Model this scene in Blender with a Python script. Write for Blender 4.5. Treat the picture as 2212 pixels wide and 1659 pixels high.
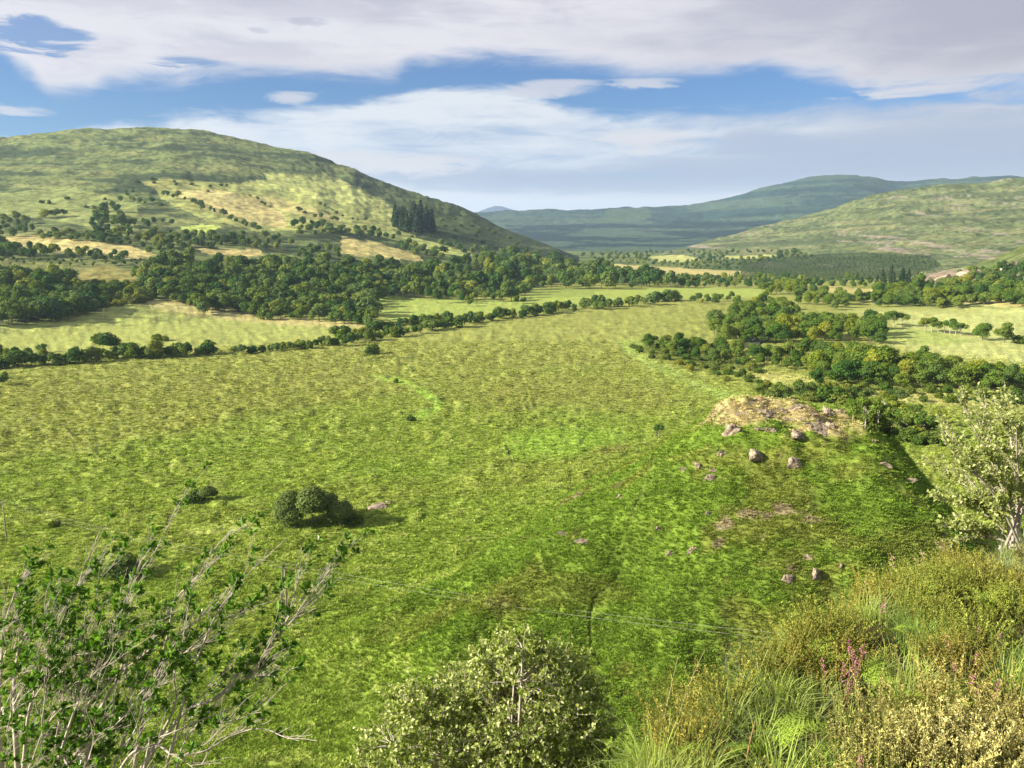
import bpy, bmesh, math
import numpy as np
from mathutils import Vector, Matrix
rng = np.random.default_rng(11)
scn = bpy.context.scene
R = math.radians
for o in list(bpy.data.objects): bpy.data.objects.remove(o)

# ------------------------------------------------------------------ camera
# photo pixels are quoted on a 2212 x 1659 copy of the photograph
FPX, CX, CY, YH = 1787.0, 1106.0, 829.5, 505.0
EYE = 55.0
PITCH = math.atan((CY - YH) / FPX)
cd = bpy.data.cameras.new('camera'); cam = bpy.data.objects.new('camera', cd)
scn.collection.objects.link(cam); scn.camera = cam
cd.sensor_width = 36; cd.lens = FPX / 2212 * 36
cd.clip_start = .05; cd.clip_end = 90000
cam.location = (0, 0, EYE); cam.rotation_euler = (math.pi/2 - PITCH, 0, 0)
cP, sP = math.cos(PITCH), math.sin(PITCH)

# ------------------------------------------------------------------ light and exposure
SUN_EL, SUN_BACK = 25.0, 15.0           # degrees above horizon; degrees behind straight left
to_sun = Vector((-math.cos(R(SUN_EL))*math.cos(R(SUN_BACK)), -math.cos(R(SUN_EL))*math.sin(R(SUN_BACK)), math.sin(R(SUN_EL))))
ld = bpy.data.lights.new('sun', 'SUN'); sun = bpy.data.objects.new('sun', ld); scn.collection.objects.link(sun)
ld.energy = 5.0; ld.angle = R(.6); ld.color = (1, .90, .74)
sun.rotation_euler = to_sun.to_track_quat('Z', 'Y').to_euler(); sun.location = (-60, -20, 120)
vs = scn.view_settings
vs.view_transform = 'Standard'; vs.look = 'None'; vs.gamma = 1; vs.use_curve_mapping = False
vs.exposure = 1.42
scn.cycles.max_bounces = 4; scn.cycles.diffuse_bounces = 2; scn.cycles.transmission_bounces = 2
scn.cycles.transparent_max_bounces = 8; scn.cycles.volume_bounces = 1

def pix(px, py):
    """unit directions of photo pixels"""
    px = np.asarray(px, float); py = np.asarray(py, float)
    x = (px - CX)/FPX; u = -(py - CY)/FPX
    dx = x; dy = cP + u*sP; dz = -sP + u*cP
    n = np.sqrt(dx*dx+dy*dy+dz*dz)
    return dx/n, dy/n, dz/n
def azt(px, py):
    dx, dy, dz = pix(px, py)
    return np.degrees(np.arctan2(dx, dy)), dz/np.hypot(dx, dy)
def project(x, y, z):
    zz = z - EYE
    d = y*cP - zz*sP; u = y*sP + zz*cP
    d = np.where(d > .01, d, .01)
    return CX + FPX*x/d, CY - FPX*u/d, d

class NT:
    """short-hand for building node trees"""
    def __init__(s, tree): s.t = tree; tree.nodes.clear()
    def n(s, typ, **kw):
        nd = s.t.nodes.new(typ)
        for k, v in kw.items():
            if k.startswith('i_'): s.put(nd.inputs[k[2:].replace('_', ' ')], v)
            elif k[0] == 'k' and k[1:].isdigit(): s.put(nd.inputs[int(k[1:])], v)
            else: setattr(nd, k, v)
        return nd
    def put(s, sock, v):
        if isinstance(v, bpy.types.NodeSocket): s.t.links.new(v, sock)
        else: sock.default_value = v
    def m(s, op, a, b=0., c=0., clamp=False):
        nd = s.t.nodes.new('ShaderNodeMath'); nd.operation = op; nd.use_clamp = clamp
        for i, v in enumerate((a, b, c)): s.put(nd.inputs[i], v)
        return nd.outputs[0]
    def mix(s, f, a, b, mode='MIX'):
        nd = s.t.nodes.new('ShaderNodeMix'); nd.data_type = 'RGBA'; nd.blend_type = mode
        s.put(nd.inputs[0], f)
        for i, v in ((6, a), (7, b)):
            if not isinstance(v, bpy.types.NodeSocket) and len(v) == 3: v = (*v, 1)
            s.put(nd.inputs[i], v)
        return nd.outputs[2]
    def sm(s, v, lo, hi, a=0., b=1.):
        nd = s.t.nodes.new('ShaderNodeMapRange'); nd.interpolation_type = 'SMOOTHSTEP'
        for i, q in enumerate((v, lo, hi, a, b)): s.put(nd.inputs[i], q)
        return nd.outputs[0]
    def noise(s, vec, scale, detail=4, rough=.5, dist=0.):
        nd = s.t.nodes.new('ShaderNodeTexNoise'); s.put(nd.inputs['Vector'], vec)
        for k, v in (('Scale', scale), ('Detail', detail), ('Roughness', rough), ('Distortion', dist)): s.put(nd.inputs[k], v)
        return nd.outputs[0]

# ------------------------------------------------------------------ sky: Nishita with a broken cloud deck, by direction
wd = bpy.data.worlds.new('World'); scn.world = wd; wd.use_nodes = True
def make_world():
    t = NT(wd.node_tree)
    sky = t.n('ShaderNodeTexSky', sky_type='NISHITA', sun_disc=False, sun_elevation=R(SUN_EL), sun_rotation=R(-90-SUN_BACK),
              altitude=60, air_density=1.1, dust_density=.35, ozone_density=3.0)
    g = t.n('ShaderNodeTexCoord').outputs['Generated']
    nv = t.n('ShaderNodeVectorMath', operation='NORMALIZE', k0=g).outputs[0]
    s = t.n('ShaderNodeSeparateXYZ', k0=nv)
    az = t.m('MULTIPLY', t.m('ARCTAN2', s.outputs[0], s.outputs[1]), 57.29578)
    el = t.m('MULTIPLY', t.m('ARCSINE', s.outputs[2]), 57.29578)
    def vec(kx, ky, off):
        return t.n('ShaderNodeCombineXYZ', k0=t.m('MULTIPLY', az, kx), k1=t.m('MULTIPLY', el, ky), k2=off).outputs[0]
    big = t.noise(vec(.05, .19, 3.3), 1.0, 3, .55)
    fine = t.noise(vec(.20, .95, 8.1), 1.0, 6, .66, .6)
    streak = t.noise(vec(.035, .42, 5.7), 1.0, 4, .55)
    nb = t.m('SUBTRACT', big, .5); nf = t.m('SUBTRACT', fine, .5)
    az0, el0 = az, el; azw = t.m('ADD', az, t.m('MULTIPLY', t.m('ADD', nf, nb), 5.)); elw = t.m('ADD', el, t.m('MULTIPLY', nf, 1.3))
    def edge(pts):
        """elevation of a cloud edge as a function of azimuth, from photo points"""
        a, tt = azt([p[0] for p in pts], [p[1] for p in pts]); e = np.degrees(np.arctan(tt))
        cr = t.n('ShaderNodeValToRGB'); cr.color_ramp.interpolation = 'EASE'
        els = cr.color_ramp.elements
        for i, (ai, ei) in enumerate(zip(a, e)):
            p = min(max((ai+40)/80, 0), 1); v = max(ei, 0)/20
            q = els[i] if i < 2 else els.new(p)
            q.position = p; q.color = (v, v, v, 1)
        t.put(cr.inputs[0], t.m('DIVIDE', t.m('ADD', az, 40.), 80.))
        sp = t.n('ShaderNodeSeparateColor', k0=cr.outputs[0])
        return t.m('MULTIPLY', sp.outputs[0], 20.)
    eU = edge([(-120, 118), (0, 120), (50, 160), (110, 208), (190, 200), (240, 178), (380, 183), (455, 172), (560, 162), (700, 168), (840, 172),
               (905, 142), (1000, 134), (1150, 134), (1260, 142), (1390, 164), (1520, 158), (1640, 150), (1760, 178), (1900, 200), (2060, 196), (2330, 170)])
    U = t.sm(t.m('ADD', t.m('SUBTRACT', el, eU), t.m('ADD', t.m('MULTIPLY', nb, 1.2), t.m('MULTIPLY', nf, 2.0))), -.55, 1.0)
    # breaks in the upper deck
    brk = t.sm(t.m('ADD', big, t.m('MULTIPLY', nf, .3)), .40, .30)
    U = t.m('MULTIPLY', U, t.m('SUBTRACT', 1., t.m('MULTIPLY', brk, t.sm(el, 15., 24.))))
    eL = edge([(-120, 330), (0, 300), (300, 262), (480, 240), (700, 232), (830, 212), (950, 188), (1080, 184), (1150, 196), (1230, 236), (1330, 246),
               (1470, 238), (1620, 224), (1800, 214), (1900, 206), (2060, 196), (2330, 180)])
    Ls = t.m('ADD', t.m('SUBTRACT', eL, el), t.m('ADD', t.m('MULTIPLY', nb, 1.6), t.m('MULTIPLY', nf, 2.4)))
    L = t.m('MULTIPLY', t.sm(Ls, -.25, .85), t.sm(t.m('ADD', streak, t.m('MULTIPLY', nf, .4)), .26, .50, .55, 1.))
    def blob(px, py, wx, wy, seedamp=1.0):
        a, tt = azt(px, py); e = math.degrees(math.atan(tt)); k = 57.3/FPX
        dx = t.m('DIVIDE', t.m('SUBTRACT', azw, float(a)), wx*k); dy = t.m('DIVIDE', t.m('SUBTRACT', elw, float(e)), wy*k)
        d = t.m('ADD', t.m('MULTIPLY', dx, dx), t.m('MULTIPLY', dy, dy))
        return t.sm(t.m('ADD', d, t.m('MULTIPLY', nf, -4.5*seedamp)), 1.5, .1)
    holes = [blob(30, 62, 85, 26, 2.2), blob(400, 138, 85, 14, 1.1)]
    for h in holes: U = t.m('MULTIPLY', U, t.m('SUBTRACT', 1., t.m('MULTIPLY', h, .85)))
    whites = [blob(622, 209, 52, 11, .4), blob(1215, 182, 75, 13, .8), blob(1370, 179, 85, 10, .9), blob(1185, 196, 90, 16, .8), blob(15, 238, 75, 9, .5)]
    cum = [blob(790, 346, 110, 20, 1.), blob(960, 352, 90, 20, 1.), blob(1390, 303, 120, 22, 1.), blob(1990, 168, 130, 32, .9), blob(720, 338, 40, 12, .8)]
    grey = [blob(1640, 306, 80, 28, .8), blob(1780, 318, 110, 24, .8), blob(1100, 385, 260, 22, .7), blob(1560, 362, 330, 26, .7), blob(2060, 310, 260, 46, .8), blob(1900, 350, 380, 30, .7), blob(1300, 402, 420, 20, .5)]
    wisp = [blob(525, 68, 26, 10, 2.4), blob(655, 47, 30, 9, 2.4)]
    def mx(l):
        r = l[0]
        for q in l[1:]: r = t.m('MAXIMUM', r, q)
        return r
    # colours are radiances for exposure 1.0
    blue = t.n('ShaderNodeVectorMath', operation='SCALE', k0=sky.outputs[0]); blue.inputs['Scale'].default_value = .052
    blue = t.mix(.9, blue.outputs[0], (.52, .82, 1.30), 'MULTIPLY')
    upc = t.mix(t.sm(t.m('ADD', big, t.m('MULTIPLY', nf, .25)), .36, .62), (.44, .43, .46), (.30, .295, .35))
    upc = t.mix(t.m('MULTIPLY', t.sm(t.m('ADD', streak, t.m('MULTIPLY', nf, .5)), .44, .64), .5), upc, (.29, .285, .345))
    upc = t.mix(t.m('MULTIPLY', t.sm(az, 8., 33.), .55), upc, (.20, .205, .25))
    rim = t.sm(t.m('SUBTRACT', el, eU), 2.2, .2)
    upc = t.mix(t.m('MULTIPLY', rim, .5), upc, (.45, .435, .45))
    loc = t.mix(t.sm(t.m('ADD', streak, t.m('MULTIPLY', nf, .5)), .36, .64), (.27, .32, .41), (.43, .45, .48))
    loc = t.mix(t.m('MULTIPLY', t.sm(az, 8., 33.), .5), loc, (.27, .27, .31))
    hz = t.sm(t.m('ADD', el, t.m('MULTIPLY', nf, 2.)), 3.6, .8)
    c = t.mix(L, blue, loc)
    c = t.mix(t.m('MULTIPLY', mx(grey), .85), c, (.25, .28, .36))
    c = t.mix(t.m('MULTIPLY', mx(cum), .9), c, (.42, .41, .43))
    c = t.mix(t.m('MULTIPLY', hz, .8), c, (.50, .485, .51))
    c = t.mix(U, c, upc)
    c = t.mix(t.m('MULTIPLY', mx(whites), .85), c, (.36, .37, .41))
    c = t.mix(t.m('MULTIPLY', mx(wisp), .45), c, (.22, .24, .31))
    bg = t.n('ShaderNodeBackground', k0=c, k1=.68)
    t.n('ShaderNodeOutputWorld', k0=bg.outputs[0])
make_world()
wd.cycles.sampling_method = 'MANUAL'; wd.cycles.sample_map_resolution = 256

# ------------------------------------------------------------------ noise
def _h(ix, iy, seed):
    h = (ix.astype(np.uint32)*np.uint32(374761393) + iy.astype(np.uint32)*np.uint32(668265263) + np.uint32((seed*2246822519) & 0xffffffff))
    h = (h ^ (h >> np.uint32(13)))*np.uint32(1274126177); h ^= h >> np.uint32(16)
    return (h & np.uint32(0xffff)).astype(np.float64)/65535.
def vn(x, y, seed=0):
    ix = np.floor(x).astype(np.int64); iy = np.floor(y).astype(np.int64); fx = x-ix; fy = y-iy
    fx = fx*fx*fx*(fx*(fx*6-15)+10); fy = fy*fy*fy*(fy*(fy*6-15)+10)
    a = _h(ix, iy, seed); b = _h(ix+1, iy, seed); c = _h(ix, iy+1, seed); d = _h(ix+1, iy+1, seed)
    return (a+(b-a)*fx)*(1-fy) + (c+(d-c)*fx)*fy - .5
def fbm(x, y, octv=4, seed=0, gain=.5):
    s = 0; a = 1.; ca, sa = math.cos(.6), math.sin(.6)
    for i in range(octv):
        s = s + a*vn(x, y, seed+i*17); x, y = 2.03*(x*ca-y*sa)+5.1, 2.03*(x*sa+y*ca)-3.7; a *= gain
    return s
def sstep(v, a, b):
    t = np.clip((v-a)/(b-a), 0, 1); return t*t*(3-2*t)
def smax(a, b, k):
    h = np.clip(.5+.5*(a-b)/k, 0, 1); return b+(a-b)*h+k*h*(1-h)
def in_poly(px, py, poly):
    inside = np.zeros(px.shape, bool); n = len(poly)
    for i in range(n):
        x1, y1 = poly[i]; x2, y2 = poly[(i+1) % n]
        if y1 == y2: continue
        inside ^= ((y1 > py) != (y2 > py)) & (px < (x2-x1)*(py-y1)/(y2-y1)+x1)
    return inside
def seg_dist(px, py, poly, closed=False):
    d = np.full(np.shape(px), 1e9); n = len(poly)
    for i in range(n if closed else n-1):
        x1, y1 = poly[i]; x2, y2 = poly[(i+1) % n]; ex, ey = x2-x1, y2-y1
        t = np.clip(((px-x1)*ex+(py-y1)*ey)/(ex*ex+ey*ey+1e-9), 0, 1)
        d = np.minimum(d, np.hypot(px-x1-t*ex, py-y1-t*ey))
    return d

# ------------------------------------------------------------------ terrain as one height function
class Hill:
    def __init__(s, sil, rr, rf, a=.45, fall=.5):
        A, T = azt([p[0] for p in sil], [p[1] for p in sil]); s.az, s.t = A, T
        s.rra = azt([p[0] for p in rr], 500)[0]; s.rr = [p[1] for p in rr]
        s.rfa = azt([p[0] for p in rf], 600)[0]; s.rf = [p[1] for p in rf]; s.a = a; s.fall = fall
    def z(s, az, r):
        t = np.interp(az, s.az, s.t); rr = np.interp(az, s.rra, s.rr); rf = np.interp(az, s.rfa, s.rf)
        zr = EYE + rr*t
        q = (r-rf)/(rr-rf)
        g = np.where(q < 1, s.a*q+(1-s.a)*q*np.abs(q), 1-((q-1)/s.fall)**2*.6)
        g = np.maximum(g, -.2)
        zz = np.where(q < 0, -30*np.minimum(-q, 1)-1, zr*g)
        return np.where(zr > 1.5, np.maximum(zz, -40), -40.)
H_LEFT = Hill([(-700, 330), (-300, 315), (-100, 300), (0, 290), (60, 285), (130, 277), (200, 272), (275, 268), (365, 269), (450, 279), (500, 288), (560, 303), (620, 317),
               (680, 330), (720, 348), (760, 357), (800, 376), (854, 395), (890, 410), (937, 425), (970, 436), (1024, 458), (1070, 484),
               (1137, 511), (1200, 536), (1250, 562), (1310, 580), (1400, 600)],
              [(-400, 2000), (300, 2000), (800, 1850), (1100, 1780), (1250, 1750)],
              [(-400, 440), (0, 520), (400, 560), (800, 640), (1100, 780), (1300, 1100)], .5, .6)
H_RIGHT = Hill([(1330, 570), (1430, 548), (1500, 530), (1560, 512), (1640, 492), (1700, 476), (1750, 462), (1800, 445), (1850, 428), (1900, 416), (1950, 405), (2000, 399),
                (2100, 392), (2212, 387), (2500, 370), (2900, 380)], [(1400, 2300), (1700, 2500), (2300, 2300)], [(1400, 1900), (1600, 1500), (2000, 1250), (2300, 1100)], .35, .5)
H_NEAR = Hill([(1840, 640), (1900, 618), (1960, 606), (2000, 596), (2050, 586), (2100, 578), (2150, 560), (2212, 528), (2500, 440), (2900, 420)],
              [(1900, 900), (2300, 1000)], [(1900, 720), (2100, 690), (2300, 640)], .6, .4)
H_FAR = Hill([(700, 475), (900, 464), (1040, 457), (1100, 453), (1200, 453), (1300, 450), (1400, 447), (1450, 444), (1520, 437), (1560, 429), (1600, 417), (1650, 403), (1700, 390),
              (1750, 380), (1800, 375), (1850, 374), (1880, 377), (1920, 386), (1960, 389), (2000, 386), (2100, 381), (2212, 380), (2600, 385)],
             [(1000, 5200), (2300, 5600)], [(1000, 2700), (1500, 2600), (2300, 2600)], .4, .5)
H_PEAK = Hill([(900, 475), (1000, 466), (1030, 458), (1048, 450), (1062, 445), (1072, 443), (1085, 445), (1100, 450), (1120, 455), (1160, 466), (1300, 478)],
              [(1000, 14000), (1200, 14000)], [(1000, 9500), (1200, 9500)], .4, .5)
HILLS = [H_LEFT, H_RIGHT, H_NEAR, H_FAR, H_PEAK]

# the heathery shoulder we stand on: plane, with an edge read off the photo
SH0, SHY = 1.85, .155
def on_shoulder(px, py, lift=0.):
    dx, dy, dz = pix(px, py); k = (SH0-lift)/(-dz - SHY*dy)
    return dx*k, dy*k
_e = [(1330, 1760), (1415, 1665), (1510, 1590), (1600, 1530), (1700, 1462), (1850, 1362), (2000, 1262), (2100, 1212), (2212, 1174), (2330, 1145)]
SHOULDER = [tuple(float(q) for q in on_shoulder(*p)) for p in _e] + [(16, 16), (60, 10), (60, -60), (-25, -60), (-2.2, -1.5), (-.3, .9), (.3, 1.3)]
KX, KY = 44.0, 124.0
_ka = math.atan2(KX, KY); _kux, _kuy = math.sin(_ka), math.cos(_ka)
def knoll(x, y):
    dx, dy = x-KX, y-KY
    u = dx*_kux+dy*_kuy; v = dx*_kuy-dy*_kux          # u away from camera, v to the right
    w = fbm(x/17, y/17, 3, 5)*.22
    lu = np.where(u < 0, 68., 30.); lv = np.where(v < 0, 40. + np.clip(-u, 0, 60)*.5, 25. + np.clip(-u, 0, 60)*.42)
    uu = np.sign(u)*np.clip(np.abs(u)-4, 0, None); vv = np.sign(v)*np.clip(np.abs(v)-8., 0, None)
    rho = np.sqrt((uu/lu)**2 + (vv/lv)**2) * (1+w)
    f = np.clip(1-rho, 0, 1)
    return 29.4*(f*.5 + .5*sstep(f, -.1, 1)) + 3.0*sstep(f, .70, .95)*(fbm(x/7, y/7, 4, 8)+.05)
def hbase(x, y, want=False):
    az = np.degrees(np.arctan2(x, y)); r = np.hypot(x, y)
    fade = 1-sstep(np.abs(az), 60, 110)
    z = fbm(x/90, y/90, 3, 1)*2.2*sstep(r, 50, 160) + fbm(x/24, y/24, 2, 2)*.5
    z = z + 2.0*np.exp(-(((x-12)/14)**2+((y-163)/11)**2))      # low green hummock
    lay = np.zeros(np.shape(x), int); hz = np.full(np.shape(x), -50.)
    for i, hl in enumerate(HILLS):
        q = hl.z(az, r)*fade
        lay = np.where(q > np.maximum(z, hz), i+1, lay); hz = np.maximum(hz, q)
    rug = fbm(x/260, y/260, 4, 21)*np.where(lay == 1, 9, 24) + fbm(x/60, y/150, 4, 33, .55)*7
    rug = rug*sstep(hz, 4, 130)*np.where(lay >= 4, 1.2, 1.)
    rug = rug + (lay == 1)*(np.abs(fbm(x/30, y/30, 4, 59, .6))*9-2)*sstep(hz, 25, 120)*(.35+.65*sstep(az, -16, -6)) + (lay == 2)*np.abs(fbm(x/70, y/70, 4, 55))*15*sstep(hz, 5, 60) + (lay == 3)*np.abs(fbm(x/40, y/40, 3, 57))*9*sstep(hz, 3, 30)
    z = smax(z, hz + rug*.75 - 3*sstep(hz, 4, 130), 2.5)
    z = smax(z, knoll(x, y)-.6, 1.2)
    # shoulder
    d = seg_dist(x, y, SHOULDER, True); d = np.where(in_poly(x, y, SHOULDER), -d, d)
    pl = EYE - SH0 - SHY*np.clip(y, -70, 40) + .18*np.clip(-y-4, 0, 40)
    dd = np.clip(d, 0, None)
    sh = pl - 1.05*dd - .25*sstep(dd, 0, 1.5) + fbm(x/1.3, y/1.3, 3, 71)*.16*sstep(60-r, 0, 20) + fbm(x/9, y/9, 3, 73)*1.6*sstep(d, 3, 16)
    z = smax(z, np.where(dd < 75, sh, -60), np.where(dd < 3, .05, 2.0))
    if want: return z, lay, d
    return z
def hit(px, py, rmax=8000):
    """where photo pixels meet the ground"""
    px = np.atleast_1d(np.asarray(px, float)); py = np.atleast_1d(np.asarray(py, float))
    dx, dy, dz = pix(px, py); hr = np.hypot(dx, dy)
    rs = np.concatenate([np.geomspace(1.2, 40, 70), np.geomspace(42, 700, 170), np.geomspace(704, rmax, 330)])
    lo = np.empty(px.shape); hi = np.empty(px.shape)
    for c in range(0, len(px), 150):
        q = slice(c, c+150); k = rs[None]/hr[q, None]; b = (EYE+dz[q, None]*k) < hbase(dx[q, None]*k, dy[q, None]*k); b[:, -1] = True
        i = b.argmax(1); hi[q] = rs[i]; lo[q] = rs[np.maximum(i-1, 0)]
    for _ in range(12):
        m = (lo+hi)/2; k = m/hr; b = (EYE+dz*k) < hbase(dx*k, dy*k)
        hi = np.where(b, m, hi); lo = np.where(b, lo, m)
    k = hi/hr; x, y = dx*k, dy*k
    return x, y, hbase(x, y)

# ------------------------------------------------------------------ mesh helpers
C = scn.collection
def mesh(name, V, faces, mats=(), smooth=False, attrs=None, fmat=None):
    """V (n,3); faces: list of (m,k) arrays; attrs: name -> (n,) or (n,3) point data; fmat: material index per face array"""
    me = bpy.data.meshes.new(name); V = np.asarray(V, np.float32)
    me.vertices.add(len(V)); me.vertices.foreach_set('co', V.ravel())
    faces = [np.asarray(f, np.int32) for f in faces if len(f)]
    li = np.concatenate([f.ravel() for f in faces]); tot = np.concatenate([np.full(len(f), f.shape[1], np.int32) for f in faces])
    me.loops.add(len(li)); me.loops.foreach_set('vertex_index', li)
    me.polygons.add(len(tot)); me.polygons.foreach_set('loop_start', np.concatenate([[0], np.cumsum(tot)[:-1]]).astype(np.int32))
    if smooth is True: me.polygons.foreach_set('use_smooth', np.ones(len(tot), bool))
    if fmat is not None: me.polygons.foreach_set('material_index', np.concatenate([np.full(len(f), k, np.int32) for f, k in zip(faces, fmat)]))
    for m in mats: me.materials.append(m)
    for k, v in (attrs or {}).items():
        v = np.asarray(v, np.float32)
        if v.ndim == 1: a = me.attributes.new(k, 'FLOAT', 'POINT'); a.data.foreach_set('value', v)
        else:
            a = me.attributes.new(k, 'FLOAT_COLOR', 'POINT'); a.data.foreach_set('color', np.concatenate([v, np.ones((len(v), 1), np.float32)], 1).ravel())
    me.update(); me.validate(); return me
def put(name, me, parent=None, loc=None, label=None, cat=None, group=None, kind=None):
    o = bpy.data.objects.new(name, me); C.objects.link(o)
    if loc is not None: o.location = loc
    if parent is not None: o.parent = parent
    for k, v in (('label', label), ('category', cat), ('group', group), ('kind', kind)):
        if v: o[k] = v
    return o
def unit(v): return v/np.maximum(np.linalg.norm(v, axis=-1, keepdims=True), 1e-9)
def rand_dir(n, g=rng): return unit(g.normal(size=(n, 3)))
def tubes(polys, sides=5):
    """polys: list of (points (n,3), radii (n,)) -> V, quads"""
    V, Fq, b = [], [], 0
    ang = np.arange(sides)/sides*2*math.pi
    for P, rad in polys:
        P = np.asarray(P, float); n = len(P); T = unit(np.gradient(P, axis=0))
        up = np.where(np.abs(T[:, 2:3]) < .9, np.array([[0, 0, 1.]]), np.array([[1., 0, 0]]))
        A = unit(np.cross(T, up)); B = np.cross(T, A)
        ring = P[:, None] + np.asarray(rad)[:, None, None]*(A[:, None]*np.cos(ang)[None, :, None]+B[:, None]*np.sin(ang)[None, :, None])
        V.append(ring.reshape(-1, 3))
        i = np.arange(n-1)[:, None]*sides; j = np.arange(sides)[None]
        Fq.append((b+np.stack([i+j, i+(j+1) % sides, i+sides+(j+1) % sides, i+sides+j], -1)).reshape(-1, 4)); b += n*sides
    return np.concatenate(V), np.concatenate(Fq)
def cards(P, N, size, asp=1.0, g=rng, T=None):
    """one quad per point, facing N"""
    n = len(P); N = unit(N)
    if T is None: T = rand_dir(n, g)
    T = unit(T - N*(T*N).sum(1, keepdims=True)); B = np.cross(N, T)
    s = np.broadcast_to(np.asarray(size, float), (n,))[:, None]*.5
    a = T*s*asp; b = B*s
    V = np.stack([P-a, P-.15*a-b, P+a, P-.15*a+b], 1).reshape(-1, 3)     # leaf-like diamond
    return V, np.arange(4*n).reshape(n, 4)
def leaves(base, D, N, L, Wd, fold=.25):
    """pointed folded leaves: base point, direction, normal, length, width -> 6 verts, 2 quads"""
    n = len(base); D = unit(D); N = unit(N-D*(N*D).sum(1, keepdims=True)); S = np.cross(D, N)
    L = np.broadcast_to(L, (n,))[:, None]; Wd = np.broadcast_to(Wd, (n,))[:, None]*.5
    up = N*Wd*fold*2
    V = np.stack([base, base+D*L*.35+S*Wd+up, base+D*L*.72+S*Wd*.8+up*.7, base+D*L-N*L*.06, base+D*L*.72-S*Wd*.8+up*.7, base+D*L*.35-S*Wd+up], 1).reshape(-1, 3)
    k = np.arange(n)[:, None]*6
    return V, np.concatenate([k+np.array([0, 1, 2, 3]), k+np.array([0, 3, 4, 5])])

# ------------------------------------------------------------------ materials
def material(name):
    m = bpy.data.materials.new(name); m.use_nodes = True; return m, NT(m.node_tree)
def ground_material(name='moorland', fs=1.0, bs_=.15, bd=.5):
    m, t = material(name)
    at = t.n('ShaderNodeAttribute', attribute_name='col')
    p = t.n('ShaderNodeTexCoord').outputs['Object']
    n1 = t.noise(p, fs, 4, .68); n2 = t.n('ShaderNodeTexNoise', i_Vector=p, i_Scale=bs_, i_Detail=3, i_Roughness=.6)
    v = t.m('MULTIPLY', t.sm(n1, .28, .72, .55, 1.42), t.sm(n2.outputs[0], .3, .7, .86, 1.14))
    sc = t.n('ShaderNodeVectorMath', operation='SCALE', k0=at.outputs['Color']); t.put(sc.inputs['Scale'], v)
    gr = t.n('ShaderNodeSeparateColor', k0=n2.outputs['Color']).outputs[1]
    h = t.mix(t.sm(gr, .42, .66, 0., .22), sc.outputs[0], (1.25, 1.0, .75), 'MULTIPLY')
    b2 = t.n('ShaderNodeBump', i_Strength=.6, i_Distance=bd, i_Height=n1)
    bs = t.n('ShaderNodeBsdfPrincipled', i_Base_Color=h, i_Roughness=.95, i_Normal=b2.outputs[0])
    bs.inputs['Specular IOR Level'].default_value = .08
    t.n('ShaderNodeOutputMaterial', k0=bs.outputs[0]); return m
def foliage_material(name, c1, c2, trans=.3, src='obj', gloss=.0, tcol=None, tintamp=.45, vary=False):
    """diffuse + translucent leaf; varies per plant and per leaf clump (attribute tint)"""
    m, t = material(name)
    tint = t.n('ShaderNodeAttribute', attribute_name='tint').outputs['Fac']
    if src == 'inst':
        base = t.n('ShaderNodeAttribute', attribute_name='col', attribute_type='INSTANCER').outputs['Color']
    else:
        rn = t.n('ShaderNodeObjectInfo').outputs['Random']; base = t.mix(t.m('POWER', rn, 1.3), c1, c2)
        if vary: fr = t.m('FRACT', t.m('MULTIPLY', rn, 7.31)); base = t.mix(t.sm(fr, .78, .86), base, (1.45, 1.22, .9), 'MULTIPLY'); base = t.mix(t.sm(fr, .22, .16), base, (.72, .82, 1.1), 'MULTIPLY')
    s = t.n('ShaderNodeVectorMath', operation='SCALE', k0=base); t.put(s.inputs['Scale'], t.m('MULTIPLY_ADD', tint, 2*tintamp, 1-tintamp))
    col = s.outputs[0]
    if tcol: col = t.mix(t.sm(tint, .55, 1.), col, tcol)
    d = t.n('ShaderNodeBsdfDiffuse', k0=col)
    tc = t.mix(1., col, (1.15, 1.25, .55), 'MULTIPLY')
    tr = t.n('ShaderNodeBsdfTranslucent', k0=tc)
    out = t.n('ShaderNodeMixShader', k0=trans, k1=d.outputs[0], k2=tr.outputs[0]).outputs[0]
    if gloss:
        g = t.n('ShaderNodeBsdfGlossy', k0=(1, 1, 1, 1), k1=.38)
        lw = t.n('ShaderNodeFresnel', k0=1.42).outputs[0]
        out = t.n('ShaderNodeMixShader', k0=t.m('MULTIPLY', lw, gloss), k1=out, k2=g.outputs[0]).outputs[0]
    t.n('ShaderNodeOutputMaterial', k0=out); return m
def solid_material(name, c1, c2, scale=6., rough=.85, bump=.4, bd=.05, stretch=(1, 1, 1), spec=.2):
    m, t = material(name)
    p = t.n('ShaderNodeMapping', k0=t.n('ShaderNodeTexCoord').outputs['Object']); p.inputs['Scale'].default_value = stretch
    n = t.noise(p.outputs[0], scale, 6, .65, .3)
    col = t.mix(t.sm(n, .35, .65), c1, c2)
    b = t.n('ShaderNodeBump', i_Strength=bump, i_Distance=bd, i_Height=n)
    bs = t.n('ShaderNodeBsdfPrincipled', i_Base_Color=col, i_Roughness=rough, i_Normal=b.outputs[0]); bs.inputs['Specular IOR Level'].default_value = spec
    t.n('ShaderNodeOutputMaterial', k0=bs.outputs[0]); return m
M_GROUND = ground_material()
M_HILL = ground_material('hillside', .085, .02, 3.2)
M_LEAF = foliage_material('broadleaf foliage', (.055, .115, .026), (.17, .225, .055), .28, vary=True)
M_LEAFR = foliage_material('riverside foliage', (.075, .145, .022), (.185, .24, .045), .3, vary=True)
M_WILLOW = foliage_material('willow foliage', (.13, .175, .05), (.15, .195, .055), .25)
M_CONIF = foliage_material('conifer foliage', (.03, .058, .026), (.045, .07, .028), .12)
M_BUSHY = foliage_material('scrub foliage', (.07, .125, .02), (.14, .17, .035), .25, vary=True)
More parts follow.
